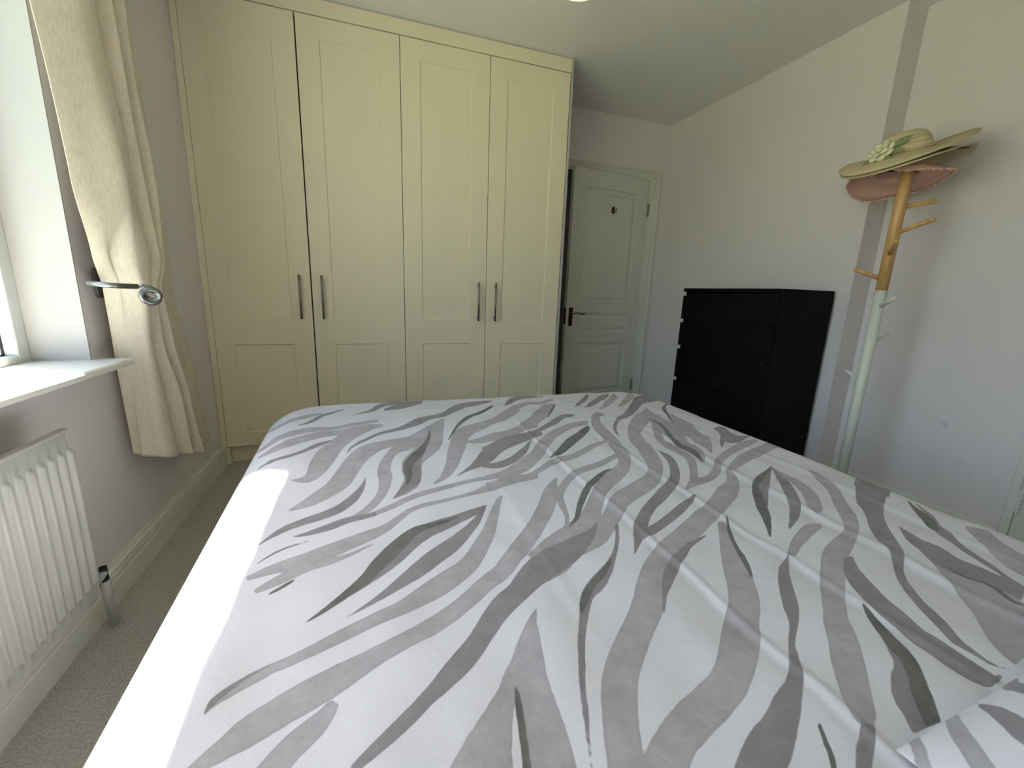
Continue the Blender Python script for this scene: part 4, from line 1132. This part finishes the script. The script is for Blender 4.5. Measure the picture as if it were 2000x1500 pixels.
('L',[1520,742,1536,748,1552,753,1564,757,1579,761,1599,766,1621,774,1644,783,1667,793,1694,810,1722,834,1739,852,1750,862,1765,871,1787,883,1813,895,1844,909,1876,923,1908,936,1938,947,1970,957,2002,967,2024,988,2000,987,1978,989,1949,984,1914,972,1876,955,1843,939,1813,924,1783,908,1752,888,1723,863,1704,845,1695,836,1681,827,1661,815,1642,806,1626,803,1609,803,1586,797,1561,780,1539,761,1520,744]),
('L',[1584,773,1603,793,1624,815,1645,840,1664,865,1681,891,1696,919,1705,946,1709,971,1712,996,1713,1019,1712,1041,1715,1063,1727,1088,1745,1119,1765,1151,1780,1177,1797,1203,1815,1231,1781,1222,1761,1193,1741,1163,1721,1132,1702,1097,1683,1061,1669,1026,1666,999,1667,978,1667,957,1664,935,1660,912,1653,893,1643,875,1631,857,1618,838,1602,820,1584,800,1566,779]),
('L',[1897,1416,1860,1357,1824,1300,1793,1243,1773,1192,1759,1149,1749,1114,1739,1084,1732,1057,1727,1034,1727,1019,1730,1006,1730,991,1727,971,1723,951,1719,935,1715,922,1712,910,1709,901,1707,896,1700,886,1690,873,1690,872,1702,880,1717,891,1736,909,1753,932,1766,955,1776,977,1777,996,1774,1010,1775,1027,1787,1049,1806,1076,1824,1108,1839,1141,1853,1176,1865,1214,1871,1251,1873,1284,1876,1314,1882,1344,1893,1381,1906,1422]),
('D',[1809,1274,1808,1251,1807,1229,1801,1203,1787,1169,1768,1130,1752,1095,1739,1066,1727,1040,1718,1015,1716,994,1717,976,1717,958,1714,939,1710,920,1706,906,1703,898,1700,890,1695,882,1699,883,1708,893,1718,904,1727,920,1733,937,1736,956,1738,976,1739,994,1738,1013,1740,1033,1749,1055,1762,1082,1776,1112,1791,1146,1807,1184,1818,1219,1821,1243,1817,1261,1813,1279]),
('L',[1910,1279,1878,1220,1849,1166,1827,1120,1814,1085,1806,1056,1801,1030,1798,1008,1798,991,1798,979,1795,967,1786,949,1776,928,1779,929,1804,954,1831,982,1860,1017,1879,1051,1890,1080,1900,1109,1913,1140,1926,1174,1935,1208,1938,1239,1936,1270,1934,1301]),
('D',[1863,1200,1881,1231,1900,1263,1919,1297,1941,1333,1964,1370,1981,1396,1989,1407,1999,1419,2015,1432,2032,1444,2060,1464,2060,1452,2060,1452,2060,1464,2048,1464,2024,1448,2010,1440,1988,1422,1960,1390,1939,1355,1922,1320,1906,1288,1890,1257,1875,1227,1861,1199]),
('M',[1583,1127,1595,1154,1608,1182,1620,1204,1638,1229,1662,1260,1685,1284,1703,1293,1721,1296,1747,1310,1782,1339,1815,1371,1847,1402,1879,1434,1904,1460,1920,1475,1943,1488,1972,1499,1999,1508,2019,1515,2040,1524,2060,1532,2060,1536,2060,1552,2060,1572,2060,1592,2052,1612,2032,1620,1995,1607,1944,1566,1901,1519,1866,1481,1832,1444,1801,1408,1777,1383,1754,1362,1725,1341,1694,1314,1663,1279,1632,1242,1607,1204,1593,1172,1587,1148,1581,1126]),
('M',[1601,1484,1623,1501,1645,1518,1669,1540,1696,1570,1724,1605,1753,1641,1765,1684,1736,1653,1709,1623,1683,1592,1656,1559,1629,1524,1603,1490]),
('M',[1643,1476,1664,1486,1686,1496,1710,1510,1739,1530,1769,1554,1798,1579,1822,1603,1844,1628,1867,1654,1884,1692,1869,1684,1855,1680,1835,1667,1805,1642,1771,1610,1737,1578,1706,1546,1675,1513,1645,1482]),
('L',[1695,1438,1729,1461,1765,1486,1800,1515,1834,1548,1862,1582,1889,1613,1904,1679,1876,1648,1853,1621,1827,1591,1789,1550,1745,1504,1702,1459]),
('L',[1786,1444,1821,1469,1857,1496,1892,1524,1923,1553,1949,1580,1974,1607,1998,1676,1973,1652,1951,1630,1922,1601,1882,1559,1837,1510,1794,1465]),
('M',[1969,1117,1965,1102,1960,1087,1952,1075,1942,1061,1924,1036,1912,1009,1915,994,1926,987,1944,986,1968,993,1997,1004,2032,1020,2036,1024,2014,1022,1998,1023,1988,1028,1985,1039,1986,1053,1990,1066,1998,1080,2015,1104,2028,1132,2016,1139,1995,1131,1974,1123]),
('M',[1939,1055,1920,1037,1901,1019,1884,1002,1870,987,1860,974,1850,962,1851,961,1865,972,1878,983,1892,994,1908,1007,1927,1022,1947,1037]),
('M',[1314,1552,1333,1570,1350,1587,1368,1602,1387,1618,1410,1635,1436,1650,1468,1658,1502,1663,1537,1667,1543,1681,1512,1688,1488,1712,1460,1720,1432,1708,1408,1696,1383,1675,1357,1638,1335,1596,1315,1557]),
('L',[1183,1315,1209,1339,1235,1365,1264,1394,1296,1433,1329,1475,1361,1510,1395,1531,1430,1544,1464,1557,1495,1572,1524,1587,1554,1603,1564,1627,1537,1620,1510,1612,1481,1603,1448,1596,1412,1587,1376,1569,1339,1537,1304,1500,1273,1465,1244,1433,1216,1402,1189,1372]),
('L',[1255,1262,1278,1263,1302,1264,1328,1275,1358,1299,1386,1330,1412,1361,1438,1395,1466,1434,1490,1470,1508,1497,1523,1521,1540,1547,1544,1560,1536,1563,1526,1566,1509,1558,1485,1538,1457,1512,1427,1479,1398,1439,1371,1399,1346,1365,1319,1334,1288,1303,1258,1274]),
('D',[1433,1376,1452,1403,1471,1431,1490,1460,1509,1490,1528,1522,1547,1555,1547,1559,1528,1532,1509,1505,1489,1476,1470,1444,1451,1411,1433,1379]),
('M',[1109,1072,1134,1096,1160,1121,1184,1143,1205,1159,1225,1171,1245,1183,1266,1193,1287,1201,1309,1213,1334,1228,1361,1246,1389,1266,1422,1291,1455,1319,1484,1342,1506,1356,1524,1366,1543,1377,1555,1404,1542,1407,1528,1410,1504,1401,1471,1374,1434,1340,1401,1311,1371,1286,1344,1265,1319,1248,1298,1240,1278,1236,1257,1230,1236,1221,1215,1211,1192,1197,1165,1178,1138,1156,1113,1135]),
('D',[1283,1014,1297,1018,1311,1023,1328,1032,1349,1048,1369,1068,1389,1086,1409,1105,1433,1126,1456,1148,1477,1169,1497,1189,1515,1209,1529,1230,1535,1246,1538,1256,1535,1257,1527,1248,1523,1245,1518,1243,1505,1231,1487,1215,1468,1198,1446,1183,1423,1166,1398,1144,1373,1117,1352,1090,1333,1068,1317,1050,1300,1033,1284,1017]),
('L',[1071,917,1092,918,1113,919,1134,923,1155,931,1175,941,1196,955,1217,972,1237,992,1258,1016,1280,1045,1300,1074,1318,1100,1336,1124,1357,1150,1380,1175,1409,1199,1441,1222,1471,1241,1497,1254,1521,1263,1546,1273,1563,1306,1541,1306,1519,1305,1493,1298,1460,1281,1426,1260,1394,1237,1367,1217,1342,1195,1316,1167,1290,1132,1269,1099,1252,1073,1234,1048,1217,1024,1200,1004,1182,989,1162,976,1142,965,1121,958,1099,953,1077,948]),
('L',[1061,882,1082,887,1103,892,1124,897,1146,902,1169,908,1194,917,1223,934,1255,954,1284,971,1304,979,1323,983,1345,991,1373,1006,1403,1025,1434,1044,1463,1062,1494,1081,1525,1102,1534,1121,1504,1108,1476,1096,1447,1081,1415,1062,1383,1041,1356,1026,1336,1020,1318,1017,1293,1008,1261,986,1228,960,1198,941,1174,932,1152,927,1129,922,1107,915,1085,908,1064,901]),
('L',[1165,658,1174,674,1183,692,1193,712,1200,733,1206,753,1212,772,1216,786,1219,794,1224,803,1238,821,1258,845,1277,865,1292,878,1307,889,1325,899,1346,907,1369,915,1394,924,1421,936,1449,950,1478,964,1488,988,1460,976,1432,965,1407,955,1382,947,1358,940,1336,932,1316,923,1298,912,1277,895,1253,870,1231,842,1213,817,1202,796,1197,780,1194,765,1191,747,1188,729,1184,711,1176,695,1167,678,1158,661]),
('D',[1849,791,1828,786,1806,780,1781,770,1754,754,1726,735,1700,714,1676,691,1656,669,1639,649,1623,631,1610,613,1599,598,1590,586,1582,576,1574,565,1566,556,1558,547,1551,538,1552,538,1563,547,1574,556,1586,566,1598,577,1612,589,1626,603,1641,620,1657,639,1672,657,1687,676,1701,695,1715,711,1732,724,1751,736,1771,748,1793,761,1819,774,1847,788]),
('M',[1872,805,1846,794,1819,782,1790,766,1761,746,1733,725,1708,703,1687,682,1672,663,1661,649,1653,640,1648,633,1643,627,1647,627,1656,633,1665,640,1677,650,1695,665,1715,682,1734,697,1753,711,1774,727,1795,743,1817,761,1843,780,1871,802]),
('M',[1863,795,1840,769,1819,745,1799,723,1780,702,1763,682,1745,663,1728,645,1713,627,1700,614,1688,604,1673,593,1657,581,1642,569,1625,557,1609,545,1609,544,1627,551,1645,559,1665,568,1686,580,1709,595,1735,615,1758,636,1777,658,1794,678,1809,697,1822,717,1834,736,1846,756,1857,776,1867,797]),
('L',[1486,606,1464,582,1444,560,1425,539,1408,520,1393,503,1379,487,1367,472,1357,459,1348,446,1337,434,1327,423,1319,415,1311,409,1300,401,1287,391,1275,382,1266,375,1257,368,1245,358,1234,349,1223,340,1214,334,1205,329,1198,325,1190,322,1178,319,1165,315,1154,311,1142,308,1130,304,1118,299,1106,294,1095,289,1084,283,1074,278,1065,272,1056,267,1049,261,1042,256,1035,250,1029,245,1023,239,1063,218,1070,223,1076,229,1082,234,1087,238,1091,242,1096,246,1101,249,1108,253,1114,256,1122,258,1131,261,1140,264,1149,267,1160,270,1171,273,1183,277,1198,282,1215,288,1231,297,1246,305,1260,314,1275,324,1290,335,1304,346,1315,355,1323,364,1330,371,1339,378,1353,389,1369,404,1383,420,1394,435,1404,449,1415,463,1424,478,1434,492,1444,508,1454,525,1465,543,1477,563,1490,585,1504,608]),
('D',[1526,625,1507,603,1488,583,1473,564,1462,549,1454,536,1446,523,1438,511,1430,498,1423,486,1416,474,1409,461,1403,449,1405,450,1415,462,1425,475,1434,489,1442,501,1447,513,1454,525,1462,538,1470,551,1481,565,1494,583,1511,604,1528,625]),
('M',[1524,478,1507,471,1490,464,1472,455,1457,444,1443,433,1430,421,1416,407,1403,393,1392,381,1386,372,1381,366,1376,360,1366,351,1353,342,1342,334,1333,327,1324,320,1317,314,1309,308,1302,302,1295,297,1288,293,1281,289,1273,285,1263,282,1252,278,1240,274,1230,269,1220,265,1212,262,1204,259,1194,257,1183,253,1171,248,1158,242,1147,236,1136,230,1127,225,1119,220,1112,215,1105,211,1098,207,1134,186,1141,189,1147,193,1155,197,1162,201,1171,206,1179,210,1189,215,1200,220,1210,225,1218,230,1226,234,1235,240,1244,245,1252,250,1260,255,1268,261,1278,267,1288,274,1297,280,1304,286,1311,292,1318,299,1324,306,1331,312,1336,318,1342,325,1350,331,1361,338,1375,347,1390,356,1401,364,1411,372,1421,381,1433,393,1445,407,1457,420,1467,430,1476,439,1485,447,1496,456,1510,467,1524,478]),
('L',[1526,469,1546,478,1566,488,1585,496,1601,502,1618,508,1634,514,1649,519,1667,525,1686,531,1700,544,1689,546,1676,548,1658,546,1636,539,1612,530,1588,519,1564,506,1542,492,1522,480]),
('L',[1856,786,1845,760,1834,736,1823,713,1813,693,1803,674,1792,656,1776,638,1758,620,1744,604,1736,592,1733,583,1729,574,1763,583,1778,596,1793,610,1808,624,1820,640,1832,658,1842,678,1850,696,1856,715,1860,733,1863,752,1864,771,1865,791]),
('L',[1938,746,1915,711,1895,678,1875,651,1854,630,1833,611,1810,590,1789,569,1771,551,1755,536,1744,525,1737,519,1732,516,1721,511,1703,505,1685,498,1668,493,1645,487,1616,476,1588,462,1565,448,1546,435,1527,423,1511,410,1497,400,1485,390,1473,381,1461,372,1448,361,1433,351,1419,340,1407,329,1397,320,1388,312,1378,304,1367,295,1358,287,1350,279,1343,273,1336,266,1328,258,1320,251,1314,243,1309,236,1305,229,1304,224,1304,221,1307,218,1309,216,1318,216,1324,219,1330,221,1337,225,1344,230,1351,236,1359,242,1366,248,1375,255,1384,262,1392,269,1400,276,1408,283,1418,291,1429,301,1440,311,1449,320,1456,328,1464,336,1475,345,1488,354,1502,365,1515,374,1527,382,1539,390,1554,400,1569,409,1584,418,1598,426,1612,433,1622,439,1633,445,1652,453,1676,464,1699,475,1725,488,1752,502,1777,518,1795,533,1812,547,1830,565,1848,585,1866,604,1885,623,1908,646,1929,673,1941,700,1948,727,1955,755]),
('M',[1612,441,1596,430,1578,418,1563,405,1552,391,1546,380,1540,368,1533,357,1527,345,1522,334,1519,324,1517,314,1516,306,1513,297,1509,287,1507,279,1506,273,1507,269,1506,264,1505,256,1502,246,1501,237,1501,230,1502,224,1504,218,1507,214,1511,209,1518,206,1530,206,1542,208,1551,210,1553,212,1547,213,1543,214,1544,216,1544,219,1544,223,1544,229,1545,234,1545,241,1546,248,1547,257,1549,266,1550,275,1550,281,1549,285,1549,289,1552,297,1557,307,1562,318,1565,328,1567,337,1570,347,1575,358,1581,369,1587,381,1593,392,1600,403,1606,412,1614,420,1624,430,1636,441]),
('M',[2020,680,1965,643,1916,612,1887,592,1877,583,1868,571,1853,556,1833,540,1812,524,1791,508,1775,493,1762,480,1750,467,1740,455,1733,444,1725,435,1719,428,1712,422,1703,416,1691,407,1674,396,1657,384,1642,372,1629,360,1618,349,1610,339,1603,329,1597,321,1592,313,1588,306,1584,299,1579,292,1575,285,1570,279,1566,273,1562,267,1559,260,1559,255,1559,249,1560,244,1560,237,1560,231,1560,225,1563,221,1567,218,1570,214,1572,215,1569,218,1567,222,1566,226,1566,232,1569,239,1571,246,1573,253,1576,259,1579,264,1584,270,1590,276,1596,283,1602,290,1606,298,1611,305,1614,312,1617,319,1621,326,1627,334,1635,344,1644,353,1654,364,1666,374,1679,384,1694,393,1713,403,1733,414,1750,424,1763,434,1776,445,1790,458,1802,471,1814,483,1826,494,1840,505,1854,515,1871,526,1892,539,1918,554,1948,569,1988,589,2044,624,2052,644,2056,664,2056,684]),
('M',[1973,653,1966,638,1959,623,1958,611,1965,601,1978,593,1991,585,2056,616,2056,632,2056,648,2052,660,2056,676,2052,684,2052,696]),
('D',[2013,557,1997,543,1982,530,1968,518,1954,505,1942,494,1932,484,1925,476,1921,469,1919,464,1919,461,1920,459,1922,457,1930,460,1936,464,1942,468,1949,473,1956,479,1963,487,1971,495,1979,504,1988,515,1996,526,2003,537,2010,547,2020,560]),
('M',[2024,548,2005,529,1990,513,1974,498,1955,485,1935,471,1917,458,1907,446,1902,437,1896,428,1888,417,1879,405,1871,394,1866,385,1863,377,1860,369,1857,361,1854,353,1851,344,1847,336,1842,328,1839,320,1838,313,1837,306,1836,300,1841,301,1843,308,1846,315,1850,322,1855,331,1863,340,1869,349,1873,358,1876,366,1880,375,1885,383,1890,392,1896,401,1907,412,1919,425,1931,437,1939,448,1945,458,1951,467,1962,476,1978,489,1994,503,2006,518,2016,532,2028,548]),
('M',[1849,486,1835,474,1821,462,1810,451,1803,441,1798,432,1792,422,1783,411,1773,399,1766,388,1764,379,1765,370,1768,361,1773,353,1780,345,1785,337,1787,329,1789,320,1789,311,1788,302,1786,292,1783,283,1838,297,1838,306,1838,315,1838,325,1838,335,1838,344,1837,354,1834,364,1831,373,1829,382,1833,392,1838,403,1842,413,1842,421,1840,429,1838,438,1840,446,1843,454,1845,462,1847,470,1849,478,1852,487]),
('L',[1784,411,1770,394,1756,378,1743,363,1731,349,1720,336,1707,323,1693,309,1677,294,1664,283,1653,275,1643,268,1632,260,1621,252,1610,243,1601,233,1595,225,1593,219,1591,214,1720,232,1729,239,1738,245,1745,251,1754,258,1765,268,1776,278,1785,287,1794,297,1800,310,1801,322,1798,335,1794,346,1786,355,1778,363,1774,371,1778,384,1789,399,1800,415]),
('D',[1777,372,1775,364,1772,356,1772,349,1775,341,1781,334,1785,327,1785,321,1783,315,1780,309,1775,301,1768,292,1764,284,1765,280,1768,277,1771,275,1775,276,1774,279,1772,282,1773,287,1778,294,1785,303,1791,311,1792,318,1791,323,1788,328,1784,335,1780,343,1776,350,1776,358,1777,365,1779,373]),
('L',[1987,443,1974,430,1962,417,1949,405,1935,391,1919,376,1906,362,1897,350,1891,341,1887,331,1885,323,1885,315,1885,307,1957,326,1960,335,1964,344,1968,352,1971,361,1976,370,1981,380,1992,393,2006,408,2020,424,2012,432,2009,441,2002,448]),
('L',[1028,485,1018,476,1009,467,1001,459,993,450,986,441,980,433,975,426,971,420,966,414,961,408,955,402,950,396,946,391,942,384,937,378,932,373,926,368,921,363,915,357,909,352,903,347,898,342,891,337,885,330,878,323,871,316,865,309,923,279,925,288,927,297,929,304,930,311,933,317,936,325,938,332,941,339,944,345,946,351,949,356,953,361,958,364,966,367,973,373,980,381,984,390,989,399,993,407,996,414,999,421,1003,430,1008,440,1013,450,1018,461,1023,472,1028,484]),
('L',[1006,455,999,443,993,433,988,423,983,414,978,406,974,399,970,393,966,386,962,378,960,369,958,361,956,353,955,345,953,336,952,328,951,321,950,315,949,307,946,298,944,287,941,276,985,269,988,280,990,292,992,303,993,313,994,320,994,327,995,335,995,343,996,351,996,359,997,366,997,372,998,377,999,383,1001,390,1003,398,1005,407,1007,417,1010,428,1013,439,1016,452]),
('D',[958,377,956,371,954,365,952,359,950,351,948,343,947,335,945,327,943,318,942,311,940,304,939,298,937,292,936,285,934,278,932,272,938,270,940,277,942,284,943,290,945,296,946,303,948,310,949,317,951,326,953,334,954,342,956,351,957,358,958,365,958,371,959,377]),
('M',[1468,294,1463,288,1458,283,1452,278,1446,272,1440,266,1434,262,1427,258,1417,255,1407,250,1398,244,1389,239,1382,232,1376,226,1373,220,1370,215,1365,210,1361,205,1356,199,1382,199,1388,204,1395,210,1403,215,1410,222,1417,227,1423,232,1428,236,1433,240,1438,245,1443,249,1449,254,1456,261,1461,268,1466,274,1469,280,1472,285,1473,290,1475,295]),
('D',[1520,351,1512,343,1504,335,1496,327,1489,318,1482,310,1476,301,1470,294,1465,287,1460,280,1457,274,1455,269,1451,264,1446,258,1440,253,1434,247,1426,241,1417,235,1409,228,1403,222,1398,217,1394,213,1389,208,1385,204,1380,200,1402,199,1407,203,1413,208,1419,213,1425,218,1430,223,1435,228,1442,233,1450,240,1458,247,1465,253,1472,260,1477,267,1482,273,1485,279,1488,285,1491,291,1495,298,1499,305,1503,314,1507,322,1511,330,1515,337,1518,344,1521,352]),
('D',[1261,236,1258,232,1254,227,1251,223,1247,219,1244,214,1241,210,1238,207,1234,203,1230,199,1224,194,1218,190,1211,185,1214,184,1221,189,1227,194,1233,198,1238,203,1242,206,1245,210,1248,214,1251,219,1254,223,1257,227,1260,232,1263,236]),
('M',[1308,222,1298,217,1289,212,1279,208,1270,203,1262,198,1254,193,1245,188,1237,184,1230,180,1242,174,1250,178,1259,183,1267,187,1276,192,1285,196,1295,201,1304,206,1312,211,1321,216]),
)

PILLOW_PRINT = (
('L',[-764,994,-768,994,-772,994,-776,994,-816,971,-852,943,-876,920,-888,903,-900,886,-916,863,-928,846,-940,823,-952,800,-904,789,-892,811,-876,834,-860,857,-844,880,-832,897,-816,914,-796,937,-768,960,-716,994,-720,994,-728,994,-732,994]),
('M',[-600,1000,-684,954,-704,931,-716,914,-732,897,-744,880,-756,863,-772,840,-784,823,-796,800,-800,783,-808,760,-816,737,-736,743,-728,766,-712,794,-704,817,-700,834,-688,857,-684,874,-672,897,-668,914,-664,931,-660,949,-652,966,-644,983]),
('M',[-584,994,-556,994,-528,994,-504,994,-452,1000,-536,960,-548,943,-548,931,-560,914,-568,897,-568,880,-572,857,-568,840,-504,863,-500,886,-492,909,-488,926,-472,949,-356,1000,-428,989,-452,989,-480,989,-492,994,-524,994,-556,994,-584,994]),
('M',[-416,989,-384,989,-352,989,-320,989,-276,989,-308,960,-304,943,-224,971,-224,989,-268,989,-308,989,-348,989,-384,989,-416,989]),
('L',[-936,1000,-936,1000,-948,994,-964,977,-976,966,-984,954,-996,943,-1000,931,-1000,920,-1000,909,-996,886,-988,897,-980,909,-968,926,-956,937,-940,954,-928,971,-904,994,-896,1000,-904,1000]),
)

DP = (0.5059, 0.4371, 2.1309, 2.1414, 1.8164, 1.8062, 0.1199, 0.1014, 0.56)
def duvet_surf(U, V):
    x0n, x0f, x1n, x1f, yfl, yfr, r, k, zt = DP
    yn = -0.30
    tv = np.clip(V / 1.7, -.2, 1.1)
    x0 = x0n + (x0f - x0n) * tv + r
    x1 = x1n + (x1f - x1n) * tv - r
    yf = yfl + (yfr - yfl) * np.clip((U - .5) / 1.6, 0, 1) - r
    cx = np.clip(U, x0 + k, x1 - k)
    cy = np.clip(V, yn, yf - k)
    dx = U - cx
    dy = V - cy
    d = np.hypot(dx, dy) + 1e-12
    corner = (np.abs(dx) > 1e-9) & (np.abs(dy) > 1e-9)
    nx, ny_ = dx / d, dy / d
    e = np.where(corner, np.maximum(d - k, 0), np.where(np.abs(dx) > 1e-9, np.maximum(np.abs(dx) - k, 0), np.maximum(dy - k, 0)))
    th = np.clip(e / r, 0, np.pi / 2)
    out = r * np.sin(th)
    dn = r * (1 - np.cos(th)) + np.maximum(e - r * np.pi / 2, 0)
    hang = np.clip((e - r * 1.2) / .1, 0, 1)
    rip = hang * 0.012 * np.sin((U + V) * 21 + 2.0 * np.sin((U - V) * 5))
    X = U - nx * e + nx * (out + rip)
    Y = V - ny_ * e + ny_ * (out + rip)
    return X, Y, zt - dn, e

def sdf(poly, px, py):
    q = np.array(poly, float).reshape(-1, 2) / 1000.0
    a, b = q, np.roll(q, -1, 0)
    best = np.full(px.shape, 1e9)
    inside = np.zeros(px.shape, int)
    for (ax, ay), (bx, by) in zip(a, b):
        ex, ey = bx - ax, by - ay
        L2 = ex * ex + ey * ey
        if L2 < 1e-12:
            continue
        t = np.clip(((px - ax) * ex + (py - ay) * ey) / L2, 0, 1)
        best = np.minimum(best, (px - ax - t * ex) ** 2 + (py - ay - t * ey) ** 2)
        # winding number, so that self-overlapping outlines stay filled
        cr = ex * (py - ay) - ey * (px - ax)
        inside += ((ay <= py) & (by > py) & (cr > 0)).astype(int) - ((ay > py) & (by <= py) & (cr < 0)).astype(int)
    s = np.sqrt(best)
    return np.where(inside != 0, -s, s)

def print_fields(data, px, py, scale=(1.0, 1.0)):
    F = {k: np.full(px.shape, 0.05) for k in 'LMD'}
    for tone, poly in data:
        q = np.array(poly, float).reshape(-1, 2) / 1000.0
        m = 0.03
        sel = (px > q[:, 0].min() - m) & (px < q[:, 0].max() + m) & (py > q[:, 1].min() - m) & (py < q[:, 1].max() + m)
        if sel.any():
            F[tone][sel] = np.minimum(F[tone][sel], sdf(poly, px[sel], py[sel]) - (0.0012 if tone == 'D' else 0.0004))
    return F

def grid_mesh(name, X, Y, Z, U, V, fields, mat):
    nv, nu = X.shape
    co = np.stack([X, Y, Z], -1).reshape(-1, 3)
    idx = np.arange(nv * nu).reshape(nv, nu)
    f = np.stack([idx[:-1, :-1], idx[:-1, 1:], idx[1:, 1:], idx[1:, :-1]], -1).reshape(-1, 4)
    me = bpy.data.meshes.new(name)
    me.vertices.add(len(co)); me.vertices.foreach_set('co', co.ravel())
    me.loops.add(f.size); me.loops.foreach_set('vertex_index', f.ravel().astype(np.int32))
    me.polygons.add(len(f))
    me.polygons.foreach_set('loop_start', np.arange(0, f.size, 4, dtype=np.int32))
    me.polygons.foreach_set('loop_total', np.full(len(f), 4, dtype=np.int32))
    me.update(calc_edges=True)
    uv = me.uv_layers.new(name='UVMap')
    uvc = np.stack([U.ravel()[f.ravel()], V.ravel()[f.ravel()]], -1)
    uv.data.foreach_set('uv', uvc.ravel().astype(np.float32))
    for nm, k in (('print_light', 'L'), ('print_mid', 'M'), ('print_dark', 'D')):
        at = me.attributes.new(nm, 'FLOAT', 'POINT')
        at.data.foreach_set('value', fields[k].ravel().astype(np.float32))
    me.polygons.foreach_set('use_smooth', np.ones(len(f), dtype=bool))
    me.validate()
    return link(name, me, mat)

U, V = np.meshgrid(np.arange(0.28, 2.36, 0.0042), np.concatenate([np.arange(-0.30, 0.1, 0.01), np.arange(0.10, 0.60, 0.003), np.arange(0.60, 2.05, 0.005)]))
X, Y, Z, E = duvet_surf(U, V)
rng = np.random.RandomState(7)
W = np.zeros_like(Z)
for _ in range(26):
    k = rng.uniform(12, 60); a = rng.uniform(0, math.pi); ph = rng.uniform(0, 6.28)
    W += (0.015 / k) * np.sin(k * (U * math.cos(a) + V * math.sin(a)) + ph + 1.5 * np.sin(3 * U + ph) + 1.2 * np.sin(4 * V + 2 * ph))
def crease(pos, wob, amp, wdt, lo, hi):
    c = pos + wob * np.sin(V * 5 + pos * 9)
    d = (U - c) / wdt
    fade = np.clip((V - lo) / .15, 0, 1) * np.clip((hi - V) / .15, 0, 1)
    return amp * fade * (np.exp(-d * d) - 0.5 * np.exp(-((d + 2.2) ** 2) / 3))
W += crease(1.306, .004, .0026, .007, -.3, 1.45) + crease(1.522, .006, .0024, .008, -.3, 1.3) + crease(1.732, .006, .0034, .011, -.2, 1.3) + crease(1.09, .005, .0008, .009, .3, 1.6) + crease(1.93, .006, .0020, .012, -.2, 1.6)
def crease_v(pos, wob, amp, wdt, lo, hi):
    c = pos + wob * np.sin(U * 6 + pos * 9)
    d = (V - c) / wdt
    fade = np.clip((U - lo) / .15, 0, 1) * np.clip((hi - U) / .15, 0, 1)
    return amp * fade * np.exp(-d * d)
W += crease_v(1.32, .02, .004, .02, 1.0, 2.1) + crease_v(1.02, .03, .003, .018, 1.3, 2.1) + crease_v(.74, .03, .003, .016, 1.5, 2.1) + crease_v(1.55, .015, .004, .018, .7, 2.1)
top = np.clip(1 - E / 0.1, 0, 1)
Z = Z + W * top
fields = print_fields(PRINT, U, V)
# the print carries on down the hanging sides
FL = {k: v for k, v in fields.items()}
side_w = np.clip((E - 0.10) / 0.02, 0, 1)
band = 0.022 * np.sin((U * 0.4 + V) * 34 + 2.2 * np.sin(U * 7 + V * 4)) - 0.010
FL['L'] = np.where(E > 0.14, np.minimum(FL['L'], -band), FL['L'])
duvet_o = grid_mesh('duvet', X, Y, Z, U, V, FL, m_print)
tag(duvet_o, 'white duvet with grey zebra stripe print spread over the bed', 'duvet')
so = duvet_o.modifiers.new('thickness', 'SOLIDIFY'); so.thickness = 0.012; so.offset = -1

def pillow_surf(u, v, side):
    a, b = .36, .245
    ex = a * u * (1 - .035 * (1 - v * v))
    ey = b * v * (1 - .02 * (1 - u * u))
    f = np.clip((1 - np.abs(u) ** 2.6), 0, 1) ** .62 * np.clip((1 - np.abs(v) ** 2.6), 0, 1) ** .62
    z = .580 + (.105 if side > 0 else -.012) * f
    th = math.radians(3)
    return 1.665 + ex * math.cos(th) - ey * math.sin(th), -.041 + ex * math.sin(th) + ey * math.cos(th), z + 0 * u
pil = empty('pillow', (1.665, -0.04, 0.566))
tag(pil, 'white pillow with grey zebra stripe print at the bed head', 'pillow')
pu, pv = np.meshgrid(np.linspace(-1, 1, 181), np.linspace(-1, 1, 121))
s = np.sin(pu * np.pi / 2); s2 = np.sin(pv * np.pi / 2)
Xp, Yp, Zp = pillow_surf(s, s2, 1)
PF = print_fields(PILLOW_PRINT, s, s2)
PF = {k: v * 0.3 for k, v in PF.items()}
for side, nm in ((1, 'pillow_top'), (-1, 'pillow_underside')):
    Xp, Yp, Zp = pillow_surf(s, s2, side)
    if side < 0:
        Xp, Yp, Zp = Xp[::-1], Yp[::-1], Zp[::-1]
    o = grid_mesh(nm, Xp, Yp, Zp, Xp, Yp, PF if side > 0 else {k: np.full(Xp.shape, 0.05) for k in 'LMD'}, m_print)
    o.parent = pil
    o.matrix_parent_inverse = pil.matrix_basis.inverted()
bpy.context.view_layer.update()
